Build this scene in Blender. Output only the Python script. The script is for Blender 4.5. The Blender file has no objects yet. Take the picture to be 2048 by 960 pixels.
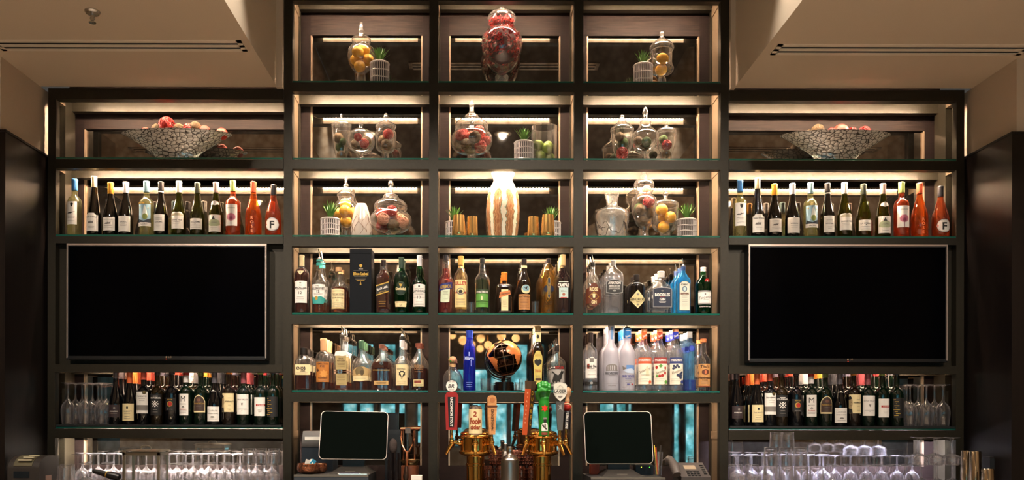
import bpy, bmesh, math, random
from mathutils import Vector, Matrix, noise as mnoise
C = bpy.context.scene
COL = C.collection
PI = math.pi
# ---------------------------------------------------------------- camera, world, exposure
FPX, DIST, PX0, PY0, CZ, ROLL = 1725.0, 5.0, 955.0, 838.0, 1.36, .0021   # focal length in px, camera distance, vanishing point px, eye height, roll
cam = bpy.data.cameras.new('camera'); co = bpy.data.objects.new('camera', cam); COL.objects.link(co)
co.matrix_world = Matrix.Translation((0, -DIST, CZ)) @ Matrix.Rotation(PI/2, 4, 'X') @ Matrix.Rotation(ROLL, 4, 'Z')
cam.sensor_width = 36; cam.lens = 36*FPX/2048
cam.shift_x = (1024-PX0)/2048; cam.shift_y = (PY0-480)/2048
cam.clip_start = .05; cam.clip_end = 60
C.camera = co
w = bpy.data.worlds.new('room_air'); C.world = w; w.use_nodes = True
w.node_tree.nodes['Background'].inputs[0].default_value = (.02, .018, .016, 1)
C.view_settings.view_transform = 'Standard'; C.view_settings.look = 'None'
C.view_settings.exposure = 1.5; C.view_settings.gamma = 1.0; C.view_settings.use_curve_mapping = False
cy = C.cycles
cy.max_bounces = 12; cy.diffuse_bounces = 3; cy.glossy_bounces = 5; cy.transmission_bounces = 6; cy.transparent_max_bounces = 40
cy.use_denoising = True; cy.sample_clamp_indirect = 4.0; cy.caustics_reflective = False; cy.caustics_refractive = False
LED_WARM, LED_POWER = (1, .75, .54), 680.0
SPOT_W = 115.0

def sc(Y): return (DIST+Y)/FPX
def at(px, py, Y):                                                # photo pixel + depth -> point
    ux, uy = px+ROLL*(py-PY0), py-ROLL*(px-PX0)
    return Vector(((ux-PX0)*sc(Y), Y, CZ+(PY0-uy)*sc(Y)))
def xx(px, Y=0.): return (px-PX0)*sc(Y)
def zz(py, Y=0.): return CZ+(PY0-py)*sc(Y)

# ---------------------------------------------------------------- materials
MATS = {}
def lin(c):
    if isinstance(c, str):
        c = [int(c[i:i+2], 16)/255 for i in (0, 2, 4)]
        c = [v/12.92 if v <= .04045 else ((v+.055)/1.055)**2.4 for v in c]
    return (c[0], c[1], c[2], 1)
def M(name, col='808080', rough=.5, metal=0., spec=.5, emit=None, es=1., coat=0., sss=0.):
    if name in MATS: return MATS[name]
    m = bpy.data.materials.new(name); m.use_nodes = True
    b = m.node_tree.nodes['Principled BSDF']
    b.inputs['Base Color'].default_value = lin(col); b.inputs['Roughness'].default_value = rough
    b.inputs['Metallic'].default_value = metal; b.inputs['Specular IOR Level'].default_value = spec
    b.inputs['Coat Weight'].default_value = coat
    if emit is not None:
        b.inputs['Emission Color'].default_value = lin(emit); b.inputs['Emission Strength'].default_value = es
    MATS[name] = m; return m
def nodes(m): return m.node_tree.nodes, m.node_tree.links
def noisy(m, scale=8., c2='404040', stretch=(1, 1, 1), bump=0., detail=4., lo=.35, hi=.7):
    """mix a second colour in by object-space noise, with an optional bump"""
    N, L = nodes(m); b = N['Principled BSDF']
    tc = N.new('ShaderNodeTexCoord'); mp = N.new('ShaderNodeMapping'); mp.inputs['Scale'].default_value = stretch
    n = N.new('ShaderNodeTexNoise'); n.inputs['Scale'].default_value = scale; n.inputs['Detail'].default_value = detail
    r = N.new('ShaderNodeValToRGB'); r.color_ramp.elements[0].position = lo; r.color_ramp.elements[1].position = hi
    r.color_ramp.elements[0].color = b.inputs['Base Color'].default_value; r.color_ramp.elements[1].color = lin(c2)
    L.new(tc.outputs['Object'], mp.inputs[0]); L.new(mp.outputs[0], n.inputs['Vector']); L.new(n.outputs['Fac'], r.inputs[0])
    L.new(r.outputs[0], b.inputs['Base Color'])
    if bump:
        bp = N.new('ShaderNodeBump'); bp.inputs['Strength'].default_value = bump; bp.inputs['Distance'].default_value = .002
        L.new(n.outputs['Fac'], bp.inputs['Height']); L.new(bp.outputs[0], b.inputs['Normal'])
    return m
def G(name, tint=(1, 1, 1), diff=None, dfac=0., edge=.75, base=.05, rough=.02, power=3.2, wob=0., me=0.):
    """thin glass: tinted see-through that mirrors more towards grazing angles, with an optional milky share and rims painted pale for refracted light"""
    if name in MATS: return MATS[name]
    m = bpy.data.materials.new(name); m.use_nodes = True; N, L = nodes(m); N.clear()
    out = N.new('ShaderNodeOutputMaterial'); t = N.new('ShaderNodeBsdfTransparent'); t.inputs[0].default_value = (*tint, 1)
    g = N.new('ShaderNodeBsdfGlossy'); g.inputs['Roughness'].default_value = rough
    lw = N.new('ShaderNodeLayerWeight'); lw.inputs[0].default_value = .5
    p = N.new('ShaderNodeMath'); p.operation = 'POWER'; p.inputs[1].default_value = power
    a = N.new('ShaderNodeMath'); a.operation = 'MULTIPLY_ADD'; a.inputs[1].default_value = edge; a.inputs[2].default_value = base
    mx = N.new('ShaderNodeMixShader')
    L.new(lw.outputs['Facing'], p.inputs[0]); L.new(p.outputs[0], a.inputs[0]); L.new(a.outputs[0], mx.inputs[0])
    if wob:
        n = N.new('ShaderNodeTexNoise'); n.inputs['Scale'].default_value = wob; tc = N.new('ShaderNodeTexCoord')
        bp = N.new('ShaderNodeBump'); bp.inputs['Strength'].default_value = .6; bp.inputs['Distance'].default_value = .004
        L.new(tc.outputs['Object'], n.inputs['Vector']); L.new(n.outputs['Fac'], bp.inputs['Height'])
        L.new(bp.outputs[0], g.inputs['Normal']); L.new(bp.outputs[0], lw.inputs['Normal'])
    base_sh = t.outputs[0]
    if diff is not None:
        d = N.new('ShaderNodeBsdfDiffuse'); d.inputs[0].default_value = lin(diff)
        tr = N.new('ShaderNodeBsdfTranslucent'); tr.inputs[0].default_value = lin(diff)
        m1 = N.new('ShaderNodeMixShader'); m1.inputs[0].default_value = .5; L.new(d.outputs[0], m1.inputs[1]); L.new(tr.outputs[0], m1.inputs[2])
        m2 = N.new('ShaderNodeMixShader'); m2.inputs[0].default_value = dfac
        if me:  # whitened rims stand in for light refracted at the glass edges
            pe = N.new('ShaderNodeMath'); pe.operation = 'POWER'; pe.inputs[1].default_value = 3.2; L.new(lw.outputs['Facing'], pe.inputs[0])
            ae = N.new('ShaderNodeMath'); ae.operation = 'MULTIPLY_ADD'; ae.inputs[1].default_value = me; ae.inputs[2].default_value = dfac; L.new(pe.outputs[0], ae.inputs[0]); L.new(ae.outputs[0], m2.inputs[0])
        L.new(t.outputs[0], m2.inputs[1]); L.new(m1.outputs[0], m2.inputs[2])
        base_sh = m2.outputs[0]
    L.new(base_sh, mx.inputs[1]); L.new(g.outputs[0], mx.inputs[2]); L.new(mx.outputs[0], out.inputs[0])
    MATS[name] = m; return m

bronze = noisy(M('bronze_metal', '252016', .45, .45), 60, '2a251a', bump=.02)
bronze_lit = M('bronze_led_lit_side', '6e5c48', .45, .4)  # same bronze painted paler, LED glow on the inner faces is in the colour
cream = noisy(M('cream_plaster', 'c0b09b', .85), 300, 'c4b49f', bump=.12)
ceil_m = noisy(M('ceiling_plaster', 'd2c2ac', .9), 300, 'd8c8b2', bump=.12)
wood = noisy(M('espresso_wood', '130c0b', .6, 0, .1), 6, '1d1412', (1.2, 1.2, 22), bump=.25, lo=.3, hi=.75)
wood_h = noisy(M('espresso_wood_header', '150e0c', .6, 0, .12), 5, '2c211d', (1.5, 1.5, 20), bump=.3, lo=.35, hi=.8)
wood_p = noisy(M('dark_panel_wood', '0f0b0a', .32, 0, .3), 3, '17110f', (14, 14, .6), bump=.1)
black = M('black_plastic', '0d0d0e', .35)
dark = M('slot_shade_black', '060606', .8)
white = M('white_paint', 'd8d2c8', .5)
silver = M('silver_metal', 'b8b4ae', .25, 1)
brass = M('polished_brass', 'd9a050', .12, 1)
copper = M('copper_metal', 'c98560', .2, 1)
clear = G('clear_glass', (.98, .98, .975), 'ffffff', .015, edge=.95, base=.06, power=2.3, me=.2)
jarglass = G('jar_glass', (.97, .97, .965), 'fff4ea', .025, edge=1., base=.085, power=1.8, wob=10, me=.3)
shelfglass = G('shelf_glass', (.9, .96, .94), edge=.7, base=.05)
glassedge = M('shelf_glass_green_edge', '175346', .15, 0, .8)
paper, creamp, tanp = M('white_label_paper', 'e2dcd4', .6), M('cream_label_paper', 'dcc999', .6), M('tan_label_paper', 'c49a5c', .6)
ink, inkred, gold = M('black_ink', '16130f', .6), M('red_ink', 'a3241a', .6), M('gold_foil', 'c9a24e', .35, .6)
MATS['ink'] = ink
grey_ink = M('grey_ink', '77706a', .6); navy = M('navy_paper', '141d33', .5); teal = M('teal_paper', '2f8f88', .5)

# ---------------------------------------------------------------- mesh helpers
class MB:
    def __init__(s): s.v = []; s.f = []; s.m = []; s.sm = []
    def add(s, vs, fs, mat=0, smooth=True):
        o = len(s.v); s.v += [tuple(v) for v in vs]
        for f in fs: s.f.append(tuple(i+o for i in f)); s.m.append(mat); s.sm.append(smooth)
        return s
    def box(s, x0, x1, y0, y1, z0, z1, mat=0):
        v = [(x, y, z) for x in (x0, x1) for y in (y0, y1) for z in (z0, z1)]
        return s.add(v, [(0, 1, 3, 2), (4, 6, 7, 5), (0, 4, 5, 1), (2, 3, 7, 6), (0, 2, 6, 4), (1, 5, 7, 3)], mat, False)
    def lathe(s, prof, seg=28, c=(0, 0, 0), mat=0, sect=None, capb=True, capt=True, M4=None):
        """prof = [(r, z)]; sect(z_index) -> (exponent, depth ratio) turns round sections into squared ones"""
        vs, fs = [], []
        for k, (r, z) in enumerate(prof):
            e, dr = sect(k) if sect else (2, 1)
            for i in range(seg):
                t = 2*PI*(i+.5)/seg; a, b = math.cos(t), math.sin(t)
                if e != 2:
                    q = (abs(a)**e+abs(b)**e)**(-1/e); a *= q; b *= q
                p = Vector((c[0]+r*a, c[1]+r*b*dr, c[2]+z))
                vs.append(M4 @ p if M4 else p)
        n = len(prof)
        for k in range(n-1):
            for i in range(seg):
                j = (i+1) % seg
                fs.append((k*seg+i, k*seg+j, (k+1)*seg+j, (k+1)*seg+i))
        if capb and prof[0][0] > 1e-6: fs.append(tuple(range(seg-1, -1, -1)))
        if capt and prof[-1][0] > 1e-6: fs.append(tuple((n-1)*seg+i for i in range(seg)))
        return s.add(vs, fs, mat)
    def tube(s, pts, r, seg=8, mat=0, closed=False, caps=True):
        pts = [Vector(p) for p in pts]; n = len(pts); vs, fs = [], []
        rr = r if isinstance(r, (list, tuple)) else [r]*n
        up = Vector((.123, .31, .94)).normalized()
        for k in range(n):
            a = pts[k-1] if (k or closed) else pts[k]; b = pts[(k+1) % n] if (k < n-1 or closed) else pts[k]
            t = (b-a).normalized(); u = t.cross(up)
            if u.length < .05: u = t.cross(Vector((1, 0, 0)))
            u.normalize(); v = t.cross(u)
            for i in range(seg):
                g = 2*PI*i/seg; vs.append(pts[k]+(u*math.cos(g)+v*math.sin(g))*rr[k])
        for k in range(n if closed else n-1):
            for i in range(seg):
                j = (i+1) % seg; k2 = (k+1) % n
                fs.append((k*seg+i, k*seg+j, k2*seg+j, k2*seg+i))
        if caps and not closed: fs += [tuple(range(seg-1, -1, -1)), tuple((n-1)*seg+i for i in range(seg))]
        return s.add(vs, fs, mat)
    def sphere(s, c, r, seg=16, rings=10, mat=0, scale=(1, 1, 1), M4=None):
        prof = [(r*math.sin(PI*k/rings)+1e-7, -r*math.cos(PI*k/rings)) for k in range(rings+1)]
        T = Matrix.Translation(c) @ (M4 or Matrix()) @ Matrix.Diagonal((*scale, 1))
        return s.lathe(prof, seg, mat=mat, capb=False, capt=False, M4=T)
    def prism(s, poly, y0, y1, mat=0, M4=None):
        """poly in x,z extruded from y0 to y1"""
        n = len(poly); vs = [(x, y0, z) for x, z in poly]+[(x, y1, z) for x, z in poly]
        if M4: vs = [M4 @ Vector(v) for v in vs]
        fs = [tuple(range(n)), tuple(range(2*n-1, n-1, -1))]+[(i, i+n, (i+1) % n+n, (i+1) % n) for i in range(n)]
        return s.add(vs, fs, mat, False)
    def build(s, name, mats, parent=None, loc=(0, 0, 0), rot=(0, 0, 0), angle=35):
        me = bpy.data.meshes.new(name); me.from_pydata(s.v, [], s.f)
        for m in (mats if isinstance(mats, (list, tuple)) else [mats]): me.materials.append(m)
        me.polygons.foreach_set('material_index', s.m); me.polygons.foreach_set('use_smooth', s.sm)
        me.update(); me.set_sharp_from_angle(angle=math.radians(angle))
        return link(name, me, parent, loc, rot)
def link(name, me, parent=None, loc=(0, 0, 0), rot=(0, 0, 0)):
    o = bpy.data.objects.new(name, me); COL.objects.link(o)
    o.location = loc; o.rotation_euler = rot
    if parent is not None: o.parent = parent
    return o
def tag(o, label=None, cat=None, group=None, kind=None):
    for k, v in (('label', label), ('category', cat), ('group', group), ('kind', kind)):
        if v: o[k] = v
    return o
def thing(name, label, cat, loc=(0, 0, 0), rz=0., group=None):
    o = link(name, None, None, loc, (0, 0, rz)); o.empty_display_size = .05
    return tag(o, label, cat, group)
KIDS = {}
def kids(o): return [c for c in COL.objects if c.parent == o]
def dup(root, loc, label=None, group=None, rz=None, skip=()):
    c = root.copy(); COL.objects.link(c); c.location = loc
    if rz is not None: c.rotation_euler = (0, 0, rz)
    if label: c['label'] = label
    if group: c['group'] = group
    for ch in root.children:
        if ch.name.split('.')[0] in skip: continue
        d = ch.copy(); COL.objects.link(d); d.parent = c
        for g in ch.children:
            e = g.copy(); COL.objects.link(e); e.parent = d
    return c
ORD = ['', 'first', 'second', 'third', 'fourth', 'fifth', 'sixth', 'seventh', 'eighth', 'ninth', 'tenth', 'eleventh', 'twelfth', 'thirteenth', 'fourteenth', 'fifteenth', 'sixteenth', 'seventeenth', 'eighteenth']

# ---------------------------------------------------------------- lettering and printed shapes, wrapped round a body
TXT = {}
def text2d(s, bold=.0):
    k = (s, bold)
    if k not in TXT:
        cu = bpy.data.curves.new('lettering', 'FONT'); cu.body = s; cu.size = 1; cu.align_x = 'CENTER'; cu.resolution_u = 2; cu.offset = bold; cu.fill_mode = 'BOTH'
        o = bpy.data.objects.new('lettering', cu); COL.objects.link(o)
        dg = bpy.context.evaluated_depsgraph_get(); me = bpy.data.meshes.new_from_object(o.evaluated_get(dg))
        vs = [(v.co.x, v.co.y) for v in me.vertices]; fs = [tuple(p.vertices) for p in me.polygons]
        bpy.data.objects.remove(o); bpy.data.curves.remove(cu); bpy.data.meshes.remove(me)
        vs, fs = cut2d(vs, fs, .24)
        x0, x1 = min(v[0] for v in vs), max(v[0] for v in vs); h = .73
        TXT[k] = ([(x-(x0+x1)/2, y-h/2) for x, y in vs], fs, x1-x0, h)
    return TXT[k]
def cut2d(vs, fs, step):
    """cut flat shapes into narrow strips so that they bend smoothly round a bottle"""
    bm = bmesh.new(); q = [bm.verts.new((x, y, 0)) for x, y in vs]
    for f in fs:
        try: bm.faces.new([q[i] for i in f])
        except ValueError: pass
    for ax in (0, 1):
        lo, hi = min(v[ax] for v in vs), max(v[ax] for v in vs); n = min(60, int((hi-lo)/step))
        for i in range(1, n+1):
            no = [0, 0, 0]; no[ax] = 1; co_ = [0, 0, 0]; co_[ax] = lo+(hi-lo)*i/(n+1)
            bmesh.ops.bisect_plane(bm, geom=bm.verts[:]+bm.edges[:]+bm.faces[:], plane_co=co_, plane_no=no, dist=1e-5)
    bm.verts.index_update(); out = ([(v.co.x, v.co.y) for v in bm.verts], [tuple(v.index for v in f.verts) for f in bm.faces]); bm.free(); return out
def ymono(poly, n=14):
    """vertical strips through a polygon that every vertical line cuts once"""
    xs = [p[0] for p in poly]; a, b = min(xs), max(xs); out = []
    for i in range(n+1):
        x = a+(b-a)*(i/n*.998+.001); hit = []
        for (p, q) in zip(poly, poly[1:]+poly[:1]):
            if (p[0]-x)*(q[0]-x) <= 0 and p[0] != q[0]: hit.append(p[1]+(q[1]-p[1])*(x-p[0])/(q[0]-p[0]))
        if hit: out.append((x, min(hit), max(hit)))
    return out
def deco(els, s, zof, wrap):
    """els in photo px (x from the middle, y on the photo) -> MB and its materials; s = metres per px; zof(y) -> local z"""
    b = MB(); mats = []
    def mi(m):
        m = MATS[m] if isinstance(m, str) else m
        if m not in mats: mats.append(m)
        return mats.index(m)
    for li, e in enumerate(els):
        off = .0007+.00045*li; k = e[0]
        def W(x, y): return wrap(x*s, zof(y), off)
        if k == 'r':
            _, x0, x1, y0, y1, m = e; n = 10
            vs = [W(x0+(x1-x0)*i/n, y) for y in (y1, y0) for i in range(n+1)]
            b.add(vs, [(i, i+1, n+2+i, n+1+i) for i in range(n)], mi(m))
        elif k in 'ep':
            if k == 'e': poly = [(e[1]+e[3]*math.cos(t*PI/12), e[2]+e[4]*math.sin(t*PI/12)) for t in range(24)]; m = e[5]
            else: poly, m = e[1], e[2]
            st = ymono(poly); n = len(st)
            vs = [W(x, hi) for x, lo, hi in st]+[W(x, lo) for x, lo, hi in st]
            b.add(vs, [(i, i+1, n+i+1, n+i) for i in range(n-1)], mi(m))
        elif k == 's':                                            # fan: star-like shapes
            _, cx, cy_, pts, m = e
            n = len(pts); wd = max(abs(x) for x, y in pts)
            vs, fs = cut2d([(0, 0)]+list(pts), [(0, 1+i, 1+(i+1) % n) for i in range(n)], wd/4)
            b.add([W(cx+x, cy_+y) for x, y in vs], fs, mi(m))
        elif k == 't':
            _, txt, cx, cy_, h, m = e[:6]; rot = e[6] if len(e) > 6 else 0; maxw = e[7] if len(e) > 7 else None; bold = e[8] if len(e) > 8 else .012; sh = e[9] if len(e) > 9 else 0
            vs, fs, wd, hh = text2d(txt, bold); q = h/hh; qx = min(q, maxw/wd) if maxw else q
            ca, sa = math.cos(math.radians(rot)), math.sin(math.radians(rot))
            pts = []
            for x, y in vs:
                x, y = (x+sh*y)*qx, y*q
                pts.append(W(cx+x*ca-y*sa, cy_-(x*sa+y*ca)))
            b.add(pts, fs, mi(m), False)
    return b, mats
def L_(x0, x1, y, m='grey_ink', t=.5): return ('r', x0, x1, y-t/2, y+t/2, m)      # a thin printed line
def lines(x0, x1, ys, m='grey_ink', t=.5): return [L_(x0+(i % 2)*.8, x1-(i % 2)*.8, y, m, t) for i, y in enumerate(ys)]
# ---------------------------------------------------------------- the room
def struct(name, b, mats, **k): return tag(b.build(name, mats, **k), kind='structure')
ZS, ZC = CZ+1.92, CZ+2.55                                          # soffit and raised ceiling heights
XL, XR = xx(95)-.012, xx(1927)+.012                                # side walls of the alcove
FL, FR = xx(553), xx(1466.6)                                       # soffit edges
ZCT = CZ-.40                                                       # counter top
YB = -9.0
struct('floor', MB().box(-5, 5.3, YB, .4, -.1, 0), noisy(M('floor_wood', '857566', .4), 4, '948474', (1, 12, 1)))
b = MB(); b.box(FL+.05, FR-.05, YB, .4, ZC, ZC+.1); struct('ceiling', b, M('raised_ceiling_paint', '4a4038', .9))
for nm, x0, x1 in (('ceiling_soffit_left', -5, FL), ('ceiling_soffit_right', FR, 5.3)):
    b = MB(); b.box(x0, x1, YB, -.004, ZS, ZC+.1); struct(nm, b, ceil_m)
b = MB(); b.box(FL, xx(566.3), -.03, .3, ZS-.01, ZC); struct('trim_1', b, cream)
b = MB(); b.box(xx(1457), FR, -.03, .3, ZS-.01, ZC); struct('trim_2', b, cream)
ZW = CZ+1.528
for nm, x, sgn in (('left', XL, -1), ('right', XR, 1)):
    xo = -5 if sgn < 0 else 5.3
    b = MB(); b.box(*sorted((x+sgn*.03, xo)), -.42, .4, ZW, ZS); b.box(*sorted((xo, xo+sgn*.1)), YB, -.42, 0, ZS)
    struct('wall_'+nm, b, cream)
    b = MB(); b.box(*sorted((x, xo)), -.43, .4, 0, ZW-.012, 0); b.box(*sorted((x-sgn*.006, xo)), -.436, .4, ZW-.012, ZW, 0)
    struct('wall_'+nm+'_panelling', b, wood_p)
# mirrored back wall: dark wood with openings, antiqued mirrors set 2 cm deep in them
YW, YM = .285, .305
mir = M('antiqued_mirror', '8c8478', .05, .99)
N, L = nodes(mir); bs = N['Principled BSDF']; tc = N.new('ShaderNodeTexCoord'); n1 = N.new('ShaderNodeTexNoise'); n1.inputs['Scale'].default_value = 9; n1.inputs['Detail'].default_value = 6
v1 = N.new('ShaderNodeTexVoronoi'); v1.inputs['Scale'].default_value = 26; ad = N.new('ShaderNodeMath'); ad.operation = 'MULTIPLY_ADD'; ad.inputs[1].default_value = .35
r1 = N.new('ShaderNodeValToRGB'); r1.color_ramp.elements[0].position = .5; r1.color_ramp.elements[0].color = (.33, .30, .265, 1); r1.color_ramp.elements[1].position = .85; r1.color_ramp.elements[1].color = (.2, .165, .13, 1)
r2 = N.new('ShaderNodeMath'); r2.operation = 'MULTIPLY_ADD'; r2.inputs[1].default_value = .06; r2.inputs[2].default_value = -.01
L.new(tc.outputs['Object'], n1.inputs['Vector']); L.new(tc.outputs['Object'], v1.inputs['Vector']); L.new(v1.outputs['Distance'], ad.inputs[0]); L.new(n1.outputs['Fac'], ad.inputs[2])
L.new(ad.outputs[0], r1.inputs[0]); L.new(r1.outputs[0], bs.inputs['Base Color']); L.new(n1.outputs['Fac'], r2.inputs[0]); L.new(r2.outputs[0], bs.inputs['Roughness'])
mx_ = lambda a, b_: ((a-PX0)*sc(YM), (b_-PX0)*sc(YM))
zhead = zz(74, YM); zlow = zz(931, YM); zwing = zz(262, YM)
MIRR = [(mx_(170, 596), zwing, 'behind the wing shelves on the printer side'), (mx_(621, 844), zhead, 'behind the shelves of whisky'), (mx_(897, 1119), zhead, 'behind the globe and beer taps'),
        (mx_(1171, 1396), zhead, 'behind the shelves of gin and vodka'), (mx_(1436, 1845), zwing, 'behind the wing shelves on the shaker side')]
b = MB(); xe = XL
for (x0, x1), zt, _ in MIRR:
    b.box(xe, x0, YW, .4, ZCT-.3, ZC); b.box(x0, x1, YW, .4, zt, ZC, 1); b.box(x0, x1, YW, .4, ZCT-.3, zlow); xe = x1
    b.box(x0, x1, .33, .4, zlow, zt)
b.box(xe, XR, YW, .4, ZCT-.3, ZC)
struct('wall_back', b, [wood, wood_h])
for (x0, x1), zt, where in MIRR:
    t = thing('mirror', 'tall antiqued mottled mirror '+where, 'mirror', ((x0+x1)/2, .31, zlow), 0, 'antiqued mirrors in the back wall')
    hw, h = (x1-x0)/2-.001, zt-zlow-.002
    MB().box(-hw, hw, -.006, .006, .001, h).build('mirror_glass', mir, t)
    q = MB()
    for s in (-1, 1): q.box(*sorted((s*hw, s*(hw-.008))), -.024, -.006, .001, h)
    q.build('edge_trim', M('trim_metal', 'b59a80', .3, .6), t)
# the far side of the room, seen only in the mirrors: dark wall, daylight windows, globe chandelier
DV = DIST+2*YM-YB
wx = lambda p: (p-PX0)*DV/FPX
wz = lambda p: CZ+(PY0-p)*DV/FPX
struct('wall_front', MB().box(-5, 5.3, YB-.1, YB, 0, ZC), M('far_wall', '4a433b', .8))
day = M('daylight_pane', '102028', .1, emit='66b0c8', es=1.3)
N, L = nodes(day); tc = N.new('ShaderNodeTexCoord'); n1 = N.new('ShaderNodeTexNoise'); n1.inputs['Scale'].default_value = 5; n1.inputs['Detail'].default_value = 5
r1 = N.new('ShaderNodeValToRGB'); cr = r1.color_ramp; cr.elements[0].position = .3; cr.elements[0].color = (.02, .09, .09, 1); cr.elements[1].position = .72; cr.elements[1].color = (.75, .95, 1, 1)
e = cr.elements.new(.46); e.color = (.06, .3, .38, 1); e = cr.elements.new(.58); e.color = (.2, .6, .75, 1)
L.new(tc.outputs['Object'], n1.inputs['Vector']); L.new(n1.outputs['Fac'], r1.inputs[0]); L.new(r1.outputs[0], N['Principled BSDF'].inputs['Emission Color'])
N['Principled BSDF'].inputs['Emission Strength'].default_value = 1.6
for i, (a, c, t_, u) in enumerate([(686, 716, 690, 885), (719, 749, 690, 885), (760, 793, 690, 885), (797, 812, 690, 885), (834, 852, 690, 885), (900, 940, 740, 890), (944, 976, 740, 890), (980, 1015, 735, 905), (1020, 1056, 690, 900),
        (1060, 1088, 690, 900), (1100, 1122, 690, 900), (1197, 1228, 690, 890), (1231, 1252, 690, 890), (1254, 1263, 690, 890), (1345, 1358, 690, 925), (1368, 1396, 700, 925), (205, 232, 740, 905), (1600, 1640, 740, 905), (1650, 1720, 740, 905)], 1):
    o = struct('window_%d' % i, MB().box(wx(a), wx(c), YB, YB+.03, max(.05, wz(u)), wz(t_)), day)
    q = MB()
    for s in (0, 1): xq = wx((a, c)[s]); q.box(xq-.02, xq+.02, YB+.001, YB+.05, max(.05, wz(u)), wz(t_)+.03)
    q.box(wx(a), wx(c), YB+.001, YB+.05, wz(t_), wz(t_)+.04); q.build('window_frame', M('window_frame_paint', '1c1a19', .5), o)
yc = -6.0; dc = DIST+2*YM-yc
t = thing('chandelier', 'brass chandelier of glowing round globes seen in the mirror behind the copper globe', 'chandelier', ((975-PX0)*dc/FPX, yc, CZ+1.2))
gl = M('lamp_globe', 'fff0d8', .3, emit='ffc880', es=1.5)
for (px, py, r) in ((904, 671, 8), (926, 681, 9), (961, 677, 8), (976, 690, 8), (1031, 676, 8), (1003, 671, 9), (960, 696, 7), (944, 690, 7)):
    p = Vector(((px-975)*dc/FPX, ((px*7) % 5-2)*.06, (PY0-py)*dc/FPX-1.2))
    g = MB().sphere((0, 0, 0), r*dc/FPX, 20, 12).build('lamp_globe', gl, t, p)
    MB().tube([Vector((0, 0, .1))-p*.0+Vector((-p.x, -p.y, .08-p.z)), (0, 0, r*dc/FPX*.9)], .009, 6).build('arm', brass, g)
MB().tube([(0, 0, .02), (0, 0, ZC-CZ-1.2)], .012, 8).build('rod', brass, t)

# ---------------------------------------------------------------- ceiling fittings
def slot(px0, px1, Y, z, label, n=2):
    x0, x1 = px0, px1; t = thing('slot_diffuser', label, 'air vent', ((x0+x1)/2, Y, z), 0, 'slot diffusers in the ceilings')
    hw = (x1-x0)/2; b = MB()
    for y0, y1 in ((-.062, -.038), (-.012, .012), (.038, .062)): b.box(-hw, hw, y0, y1, -.005, 0)
    for s in (-1, 1): b.box(*sorted((s*hw, s*(hw-.025))), -.062, .062, -.005, 0)
    b.build('frame', M('vent_frame_paint', 'e4d8c6', .4), t)
    MB().box(-hw+.02, hw-.02, -.04, .04, -.0012, -.0002).build('slot_shade', dark, t)  # flat black sheet painted for the shade inside the slots
slot(xx(-2, -.53), xx(490, -.53), -.56, ZS, 'long two-slot air vent in the soffit beside the sprinkler')
slot(xx(1547, -.53), xx(2052, -.53), -.53, ZS, 'long two-slot air vent in the soffit without a sprinkler')
slot(-.5, .87, -.62, ZC, 'two-slot air vent in the raised ceiling over the centre shelves')
p = at(185, 26, -.93)
t = thing('sprinkler', 'chrome pendent sprinkler head on the soffit ceiling', 'sprinkler', (p.x, p.y, ZS))
MB().lathe([(.001, -.012), (.03, -.012), (.036, -.004), (.036, 0)], 24).build('escutcheon', silver, t)
b = MB().lathe([(.008, -.045), (.008, -.012)], 12); b.tube([(-.008, 0, -.02), (-.011, 0, -.035), (0, 0, -.052)], .002, 6); b.tube([(.008, 0, -.02), (.011, 0, -.035), (0, 0, -.052)], .002, 6); b.build('nozzle', silver, t)
MB().lathe([(.001, -.056), (.017, -.055), (.017, -.052), (.001, -.052)], 16).build('deflector', silver, t)
def downlight(x, y, z, label, watt, size=95, tilt=(0, 0)):
    t = thing('downlight', label, 'ceiling light', (x, y, z), 0, 'recessed downlights')
    MB().lathe([(.052, -.004), (.075, -.006), (.078, 0), (.052, .0)], 28, capb=False, capt=False).build('trim_ring', white, t)
    MB().lathe([(.001, -.002), (.044, -.002), (.052, -.001)], 24, capb=False, capt=False).build('lens', M('downlight_lens', 'ffffff', .4, emit='ffe6c0', es=2), t)
    if watt:
        li = bpy.data.lights.new('downlight_beam', 'SPOT'); li.energy = watt; li.color = (1, .87, .73); li.spot_size = math.radians(size); li.spot_blend = .8; li.shadow_soft_size = .03
        o = bpy.data.objects.new('downlight_beam', li); COL.objects.link(o); o.location = (0, 0, -.015); o.parent = t
        o.rotation_euler = (math.radians(tilt[0]), math.radians(tilt[1]), 0)
downlight(-.97, -2.1, ZC, 'recessed downlight in the raised ceiling in front of the whisky shelves', SPOT_W, 78, (34, 0))
downlight(.22, -2.1, ZC, 'recessed downlight in the raised ceiling in front of the centre shelves', SPOT_W, 78, (34, 0))
downlight(1.35, -2.1, ZC, 'recessed downlight in the raised ceiling in front of the gin shelves', SPOT_W, 78, (34, 0))
downlight(-1.02, -.95, ZC, 'recessed downlight grazing the soffit edge above the whisky shelves', 17, 70)
downlight(1.33, -.95, ZC, 'recessed downlight grazing the soffit edge above the gin shelves', 17, 70)
downlight(-1.95, -2.0, ZS, 'recessed downlight in the soffit in front of the screen on the printer side', SPOT_W*.75, 90, (34, 0))
downlight(2.2, -2.0, ZS, 'recessed downlight in the soffit in front of the screen on the shaker side', SPOT_W*.75, 90, (34, 0))

for i, (x, y) in enumerate(((-1.6, -4.2), (1.9, -4.2), (-.9, -7.2), (1.5, -7.2))):  # unseen lamps added to bounce fill light off the floor
    downlight(x, y, ZC if -1.1 < x < 1.4 else ZS, 'added unseen fill downlight over the guest side of the bar, %s' % ('printer side front', 'shaker side front', 'whisky side rear', 'gin side rear')[i], 480, 110)

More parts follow.
